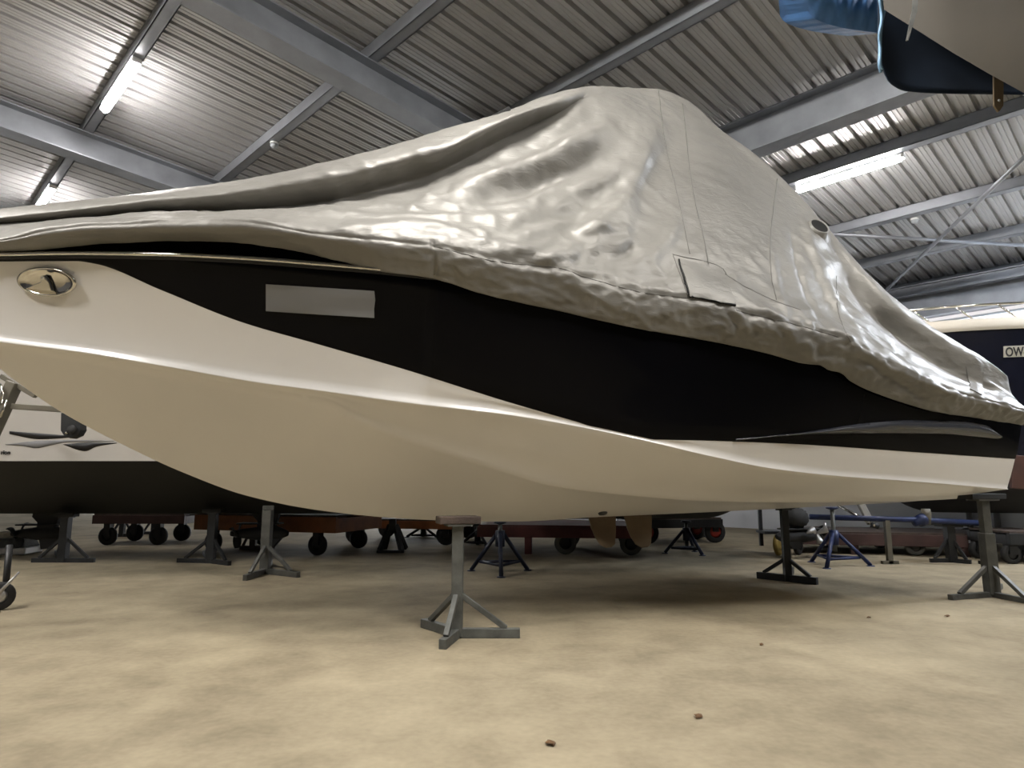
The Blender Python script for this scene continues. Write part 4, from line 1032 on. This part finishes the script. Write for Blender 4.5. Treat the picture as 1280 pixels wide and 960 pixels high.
# silver case and rope coil
p0 = fl(12, 692); 
cs = thing('tool_case', 'low silver metal case on the floor at the left edge', 'case', p0, .1)
def cbx(w, d_, z0, z1, tp_=.8):
    b = MB(); b.add([(-w/2, -d_/2, z0), (w/2, -d_/2, z0), (w/2, d_/2, z0), (-w/2, d_/2, z0), (-w/2*tp_, -d_/2*tp_, z1), (w/2*tp_, -d_/2*tp_, z1), (w/2*tp_, d_/2*tp_, z1), (-w/2*tp_, d_/2*tp_, z1)],
        [(3, 2, 1, 0), (4, 5, 6, 7), (0, 1, 5, 4), (1, 2, 6, 5), (2, 3, 7, 6), (3, 0, 4, 7)]); return b
cbx(.66, .42, 0, .10, 1.0).build('body', M['alu'], cs, bevel=.015); cbx(.62, .38, .10, .22, .82).build('lid', M['steel'], cs, bevel=.02)
cbx(.06, .03, .08, .12, 1).build('latch', M['chrome'], cs).location = (.1, -.215, 0)
rc = MB(); pts = []
for k in range(120):
    a = k*.42; r = .15-.012*(k % 15)/15-.01*(k//60); pts.append((r*math.cos(a), r*.8*math.sin(a), .02+.07*(k/120)))
rc.tube(pts, .016, 8); ro = rc.build('rope_coil', M['rope']); ro.location = p0+Vector((-.07, 0, .215)); tag(ro, 'pale rope coil lying on the silver case', 'rope')

# ================================================================== OVERHEAD BOAT BOW WITH BLUE TARP (upper right)
# the bow of a boat standing on the right, beyond the frame; stem drops away to its keel out of view
Yo = 2.6
Bo = at(1090, -40, 2.75); So = Vector((Bo.x+4.6, Bo.y-2.2, 0))
ob = thing('motor_boat', 'beige bow overhanging at upper right with blue tarpaulin hanging below it', 'boat', (Bo.x, Bo.y, 0), 0)
def ro_(x, y, Y): return at(x, y, Y)-Vector((Bo.x, Bo.y, 0))
dirb = Vector((So.x-Bo.x, So.y-Bo.y, 0)).normalized(); prp = Vector((-dirb.y, dirb.x, 0))
if prp.y > 0: prp = -prp          # prp points to the camera side
# stem line (world-relative) found along the centre plane
def on_vplane(x, y):
    r = Vector(ray(x, y)); o = Vector((0, 0, H)); nrm = prp; c0 = Vector((Bo.x, Bo.y, 0)); t = (c0-o).dot(nrm)/r.dot(nrm); return o+r*t-c0
st = [on_vplane(x, y) for (x, y) in ((1105, 12), (1150, 40), (1210, 78), (1280, 116), (1330, 148))]
print('overhead stem', [tuple(round(c, 2) for c in q) for q in st])
ss = np.array([q.dot(dirb) for q in st]); sz = np.array([q.z for q in st])
LB = 5.4; g = []
for s in np.linspace(ss[0], LB, 46):
    if s <= ss[-1]: kz = float(np.interp(s, ss, sz))
    else: kz = max(.55, sz[-1]-(sz[-1]-.55)*math.sin(min(1, (s-ss[-1])/1.9)*PI/2))
    w = (s-ss[0])/(LB-ss[0]); bsh = 1.3*(1-(1-min(1, w*2.2))**2.0); bch = bsh*.72*min(1, w*3)
    ztp = sz[0]+.75-.3*w; czz = kz+min(.42, .55*(ztp-kz))
    g.append([(0, kz), (bch*.5, kz+(czz-kz)*.5), (bch, czz), (bch+.03*min(1, w*8), czz+.02), (bch+(bsh-bch)*.5, czz+(ztp-czz)*.5), (bsh, ztp), (0, ztp+.1)])
mb = MB(); S_ = np.linspace(ss[0], LB, 46)
for sg in (1, -1): mb.grid([[dirb*S_[i]+prp*(sg*v)+Vector((0, 0, z)) for (v, z) in r] for i, r in enumerate(g)], flip=sg < 0)
r = g[-1]; mb.add([dirb*LB+prp*v+Vector((0, 0, z)) for v, z in r]+[dirb*LB-prp*v+Vector((0, 0, z)) for v, z in r[::-1]], [tuple(range(2*len(r)))])
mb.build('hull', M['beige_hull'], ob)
# stand keeping that boat up
sb0 = Vector((Bo.x, Bo.y, 0))+dirb*4.0
stand_T(sb0, .55, [(.35, .1), (-.3, .2), (0, -.35)], M['steel'], 'grey stand out of sight under the beige overhanging boat', (.3, .2), .09, .05, .25)
# tarpaulin: far curtain hanging on the other side of the stem, with a pale hem on its front edge
tpl = thing('tarpaulin', 'blue tarpaulin hanging from the overhead beige bow at upper right', 'tarpaulin', (Bo.x, Bo.y, 0))
low = curve([(1096, 62), (1104, 90), (1112, 104), (1132, 114), (1170, 117), (1220, 118), (1290, 119), (1345, 122)])
hi_ = curve([(1096, -60), (1110, -40), (1150, 10), (1210, 40), (1280, 70), (1345, 100)])
g = []
for i, x in enumerate(np.linspace(1097, 1345, 60)):
    row = []
    for j in range(14):
        q = j/13; y = float(hi_(x)*(1-q)+low(x)*q); Y = 3.02+.05*math.sin(i*.22)*q*.3+.10*(i/60)+.05*math.sin(q*3)
        row.append(ro_(x, y, Y))
    g.append(row)
mb = MB(); mb.grid(g); o = mb.build('sheet', M['blue_tarp_shade'], tpl); sm = o.modifiers.new('thickness', 'SOLIDIFY'); sm.thickness = .006
# pale folded hem along the front edge
le = [(1092, -30), (1098, 0), (1100, 25), (1097, 45), (1098, 62), (1098, 80), (1101, 88)]; ri = [(1130, -30), (1114, 0), (1106, 20), (1103, 40), (1102, 62), (1101, 80), (1103, 90)]
g = []
ld, rd = densify(le), densify(ri)
for i in range(40):
    g.append([ro_(*(ld[i]*(1-q)+rd[i]*q), 2.94+.03*math.sin(q*PI)+.008*math.sin(i*.5)) for q in (0, .25, .5, .75, 1)])
mb = MB(); mb.grid(g); o = mb.build('hem', M['hem_blue'], tpl); sm = o.modifiers.new('thickness', 'SOLIDIFY'); sm.thickness = .012
# the rolled bundle of tarp at far left of it
cylp = [(ro_(1008+q*92, -30+math.sin(q*3)*3, 3.15)) for q in (0, .3, .6, 1)]
g = []
lowb = curve([(1010, 14), (1014, 20), (1035, 30), (1060, 36), (1098, 41)])
for i, x in enumerate(np.linspace(1010, 1104, 26)):
    row = []
    for j in range(12):
        q = j/11; y = -45*(1-q)+float(lowb(x))*q; bulge = .16*math.sin(PI*q)*(1-.3*(i/26))
        row.append(ro_(x, y, 3.3-bulge+.012*math.sin(i*1.3+j*.7)))
    g.append(row)
gb = [[p+Vector((0, .35, .34-.1*j/11)) for j, p in enumerate(r)] for r in g]
mb = MB(); thick(mb, g, gb); mb.build('bundle', M['blue_tarp'], tpl)['label'] = 'brighter blue gathered bundle of the tarpaulin'
# dark fender strip below the bundle
mb = MB(); mb.tube([ro_(1038, 28, 3.36), ro_(1065, 34, 3.36), ro_(1100, 38, 3.34)], [.012, .02, .02], 10); mb.build('edge_roll', M['steel'], tpl)
# straps
def strap(pts, w, Y, label, mname, pointed):
    t = thing('strap', label, 'strap', (Bo.x, Bo.y, 0)); b = MB()
    L_ = [(x-w/2*k, y) for (x, y, k) in pts]; R_ = [(x+w/2*k, y) for (x, y, k) in pts]
    pl = [ro_(*q, Y) for q in L_]+[ro_(*q, Y) for q in R_[::-1]]; b.slab(pl, (0, 1, 0), .008)
    s = b.build('band', M[mname], t)
    if pointed:
        b = MB(); c0 = ro_(pts[-2][0], pts[-2][1]-6, Y)+Vector((0, -.002, 0)); b.lathe([(.006, 0), (.004, .004), (0, .004)], 12, c0, (0, -1, 0)); b.build('eyelet', M['alu'], s)
    return t
strap([(1249, 60, 1), (1248.5, 90, 1), (1248.5, 120, 1), (1248.5, 132, .95), (1248.5, 139, .12)], 12, 2.62, 'brown strap with pointed end and eyelet hanging at upper right', 'leather', True)
strap([(1145, -30, 1), (1144.5, 0, 1), (1144, 12, 1), (1140, 28, .8), (1134.5, 50, .35)], 6, 2.55, 'thin dark strap end curling below the overhead beige bow', 'steel', False)

# ================================================================== FLOOR LITTER
def leaf(px, py, s, label):
    p = fl(px, py); b = MB(); n_ = 8; g = []
    for i in range(n_+1):
        q = i/n_; w = s*.35*math.sin(PI*q)+.001; g.append([(s*(q-.5), -w, .003+.006*q), (s*(q-.5), 0, .003+.012*math.sin(q*3)), (s*(q-.5), w, .004+.01*(1-q))])
    b.grid(g); o = b.build('dry_leaf', M['leaf']); o.location = p; o.rotation_euler = (0, 0, random.random()*6); sm = o.modifiers.new('thickness', 'SOLIDIFY'); sm.thickness = .002
    tag(o, label, 'leaf', 'dry leaves on the floor')
leaf(688, 931, .055, 'dry leaf on the floor near the bottom edge, right of the stand')
leaf(873, 897, .05, 'dry leaf on the lit floor below the hull shadow')
leaf(1184, 771, .05, 'dry leaf on the floor left of the stern stand')
leaf(952, 807, .03, 'tiny dark leaf scrap in the middle of the bright floor')
leaf(1086, 773, .03, 'tiny dark leaf scrap near the shadow edge at right')

# ================================================================== LIGHT, CAMERA
w = bpy.data.worlds.new('world'); bpy.context.scene.world = w; w.use_nodes = True
w.node_tree.nodes['Background'].inputs[0].default_value = (.02, .02, .022, 1); w.node_tree.nodes['Background'].inputs[1].default_value = 1
cam = bpy.data.cameras.new('camera'); co = bpy.data.objects.new('camera', cam); C.objects.link(co)
co.location = (0, 0, H); co.rotation_euler = (PI/2+PITCH, 0, 0)
cam.sensor_fit = 'HORIZONTAL'; cam.sensor_width = 36; cam.lens = F/1280*36; cam.clip_end = 200; cam.clip_start = .05
S = bpy.context.scene; S.camera = co
S.view_settings.view_transform = 'Standard'; S.view_settings.look = 'None'; S.view_settings.gamma = 1; S.view_settings.use_curve_mapping = False
S.view_settings.exposure = .75
S.cycles.max_bounces = 6; S.cycles.diffuse_bounces = 4; S.cycles.glossy_bounces = 3
S.cycles.use_adaptive_sampling = True; S.cycles.adaptive_threshold = .07; S.cycles.adaptive_min_samples = 16
S.cycles.use_denoising = True; S.cycles.sample_clamp_indirect = 6
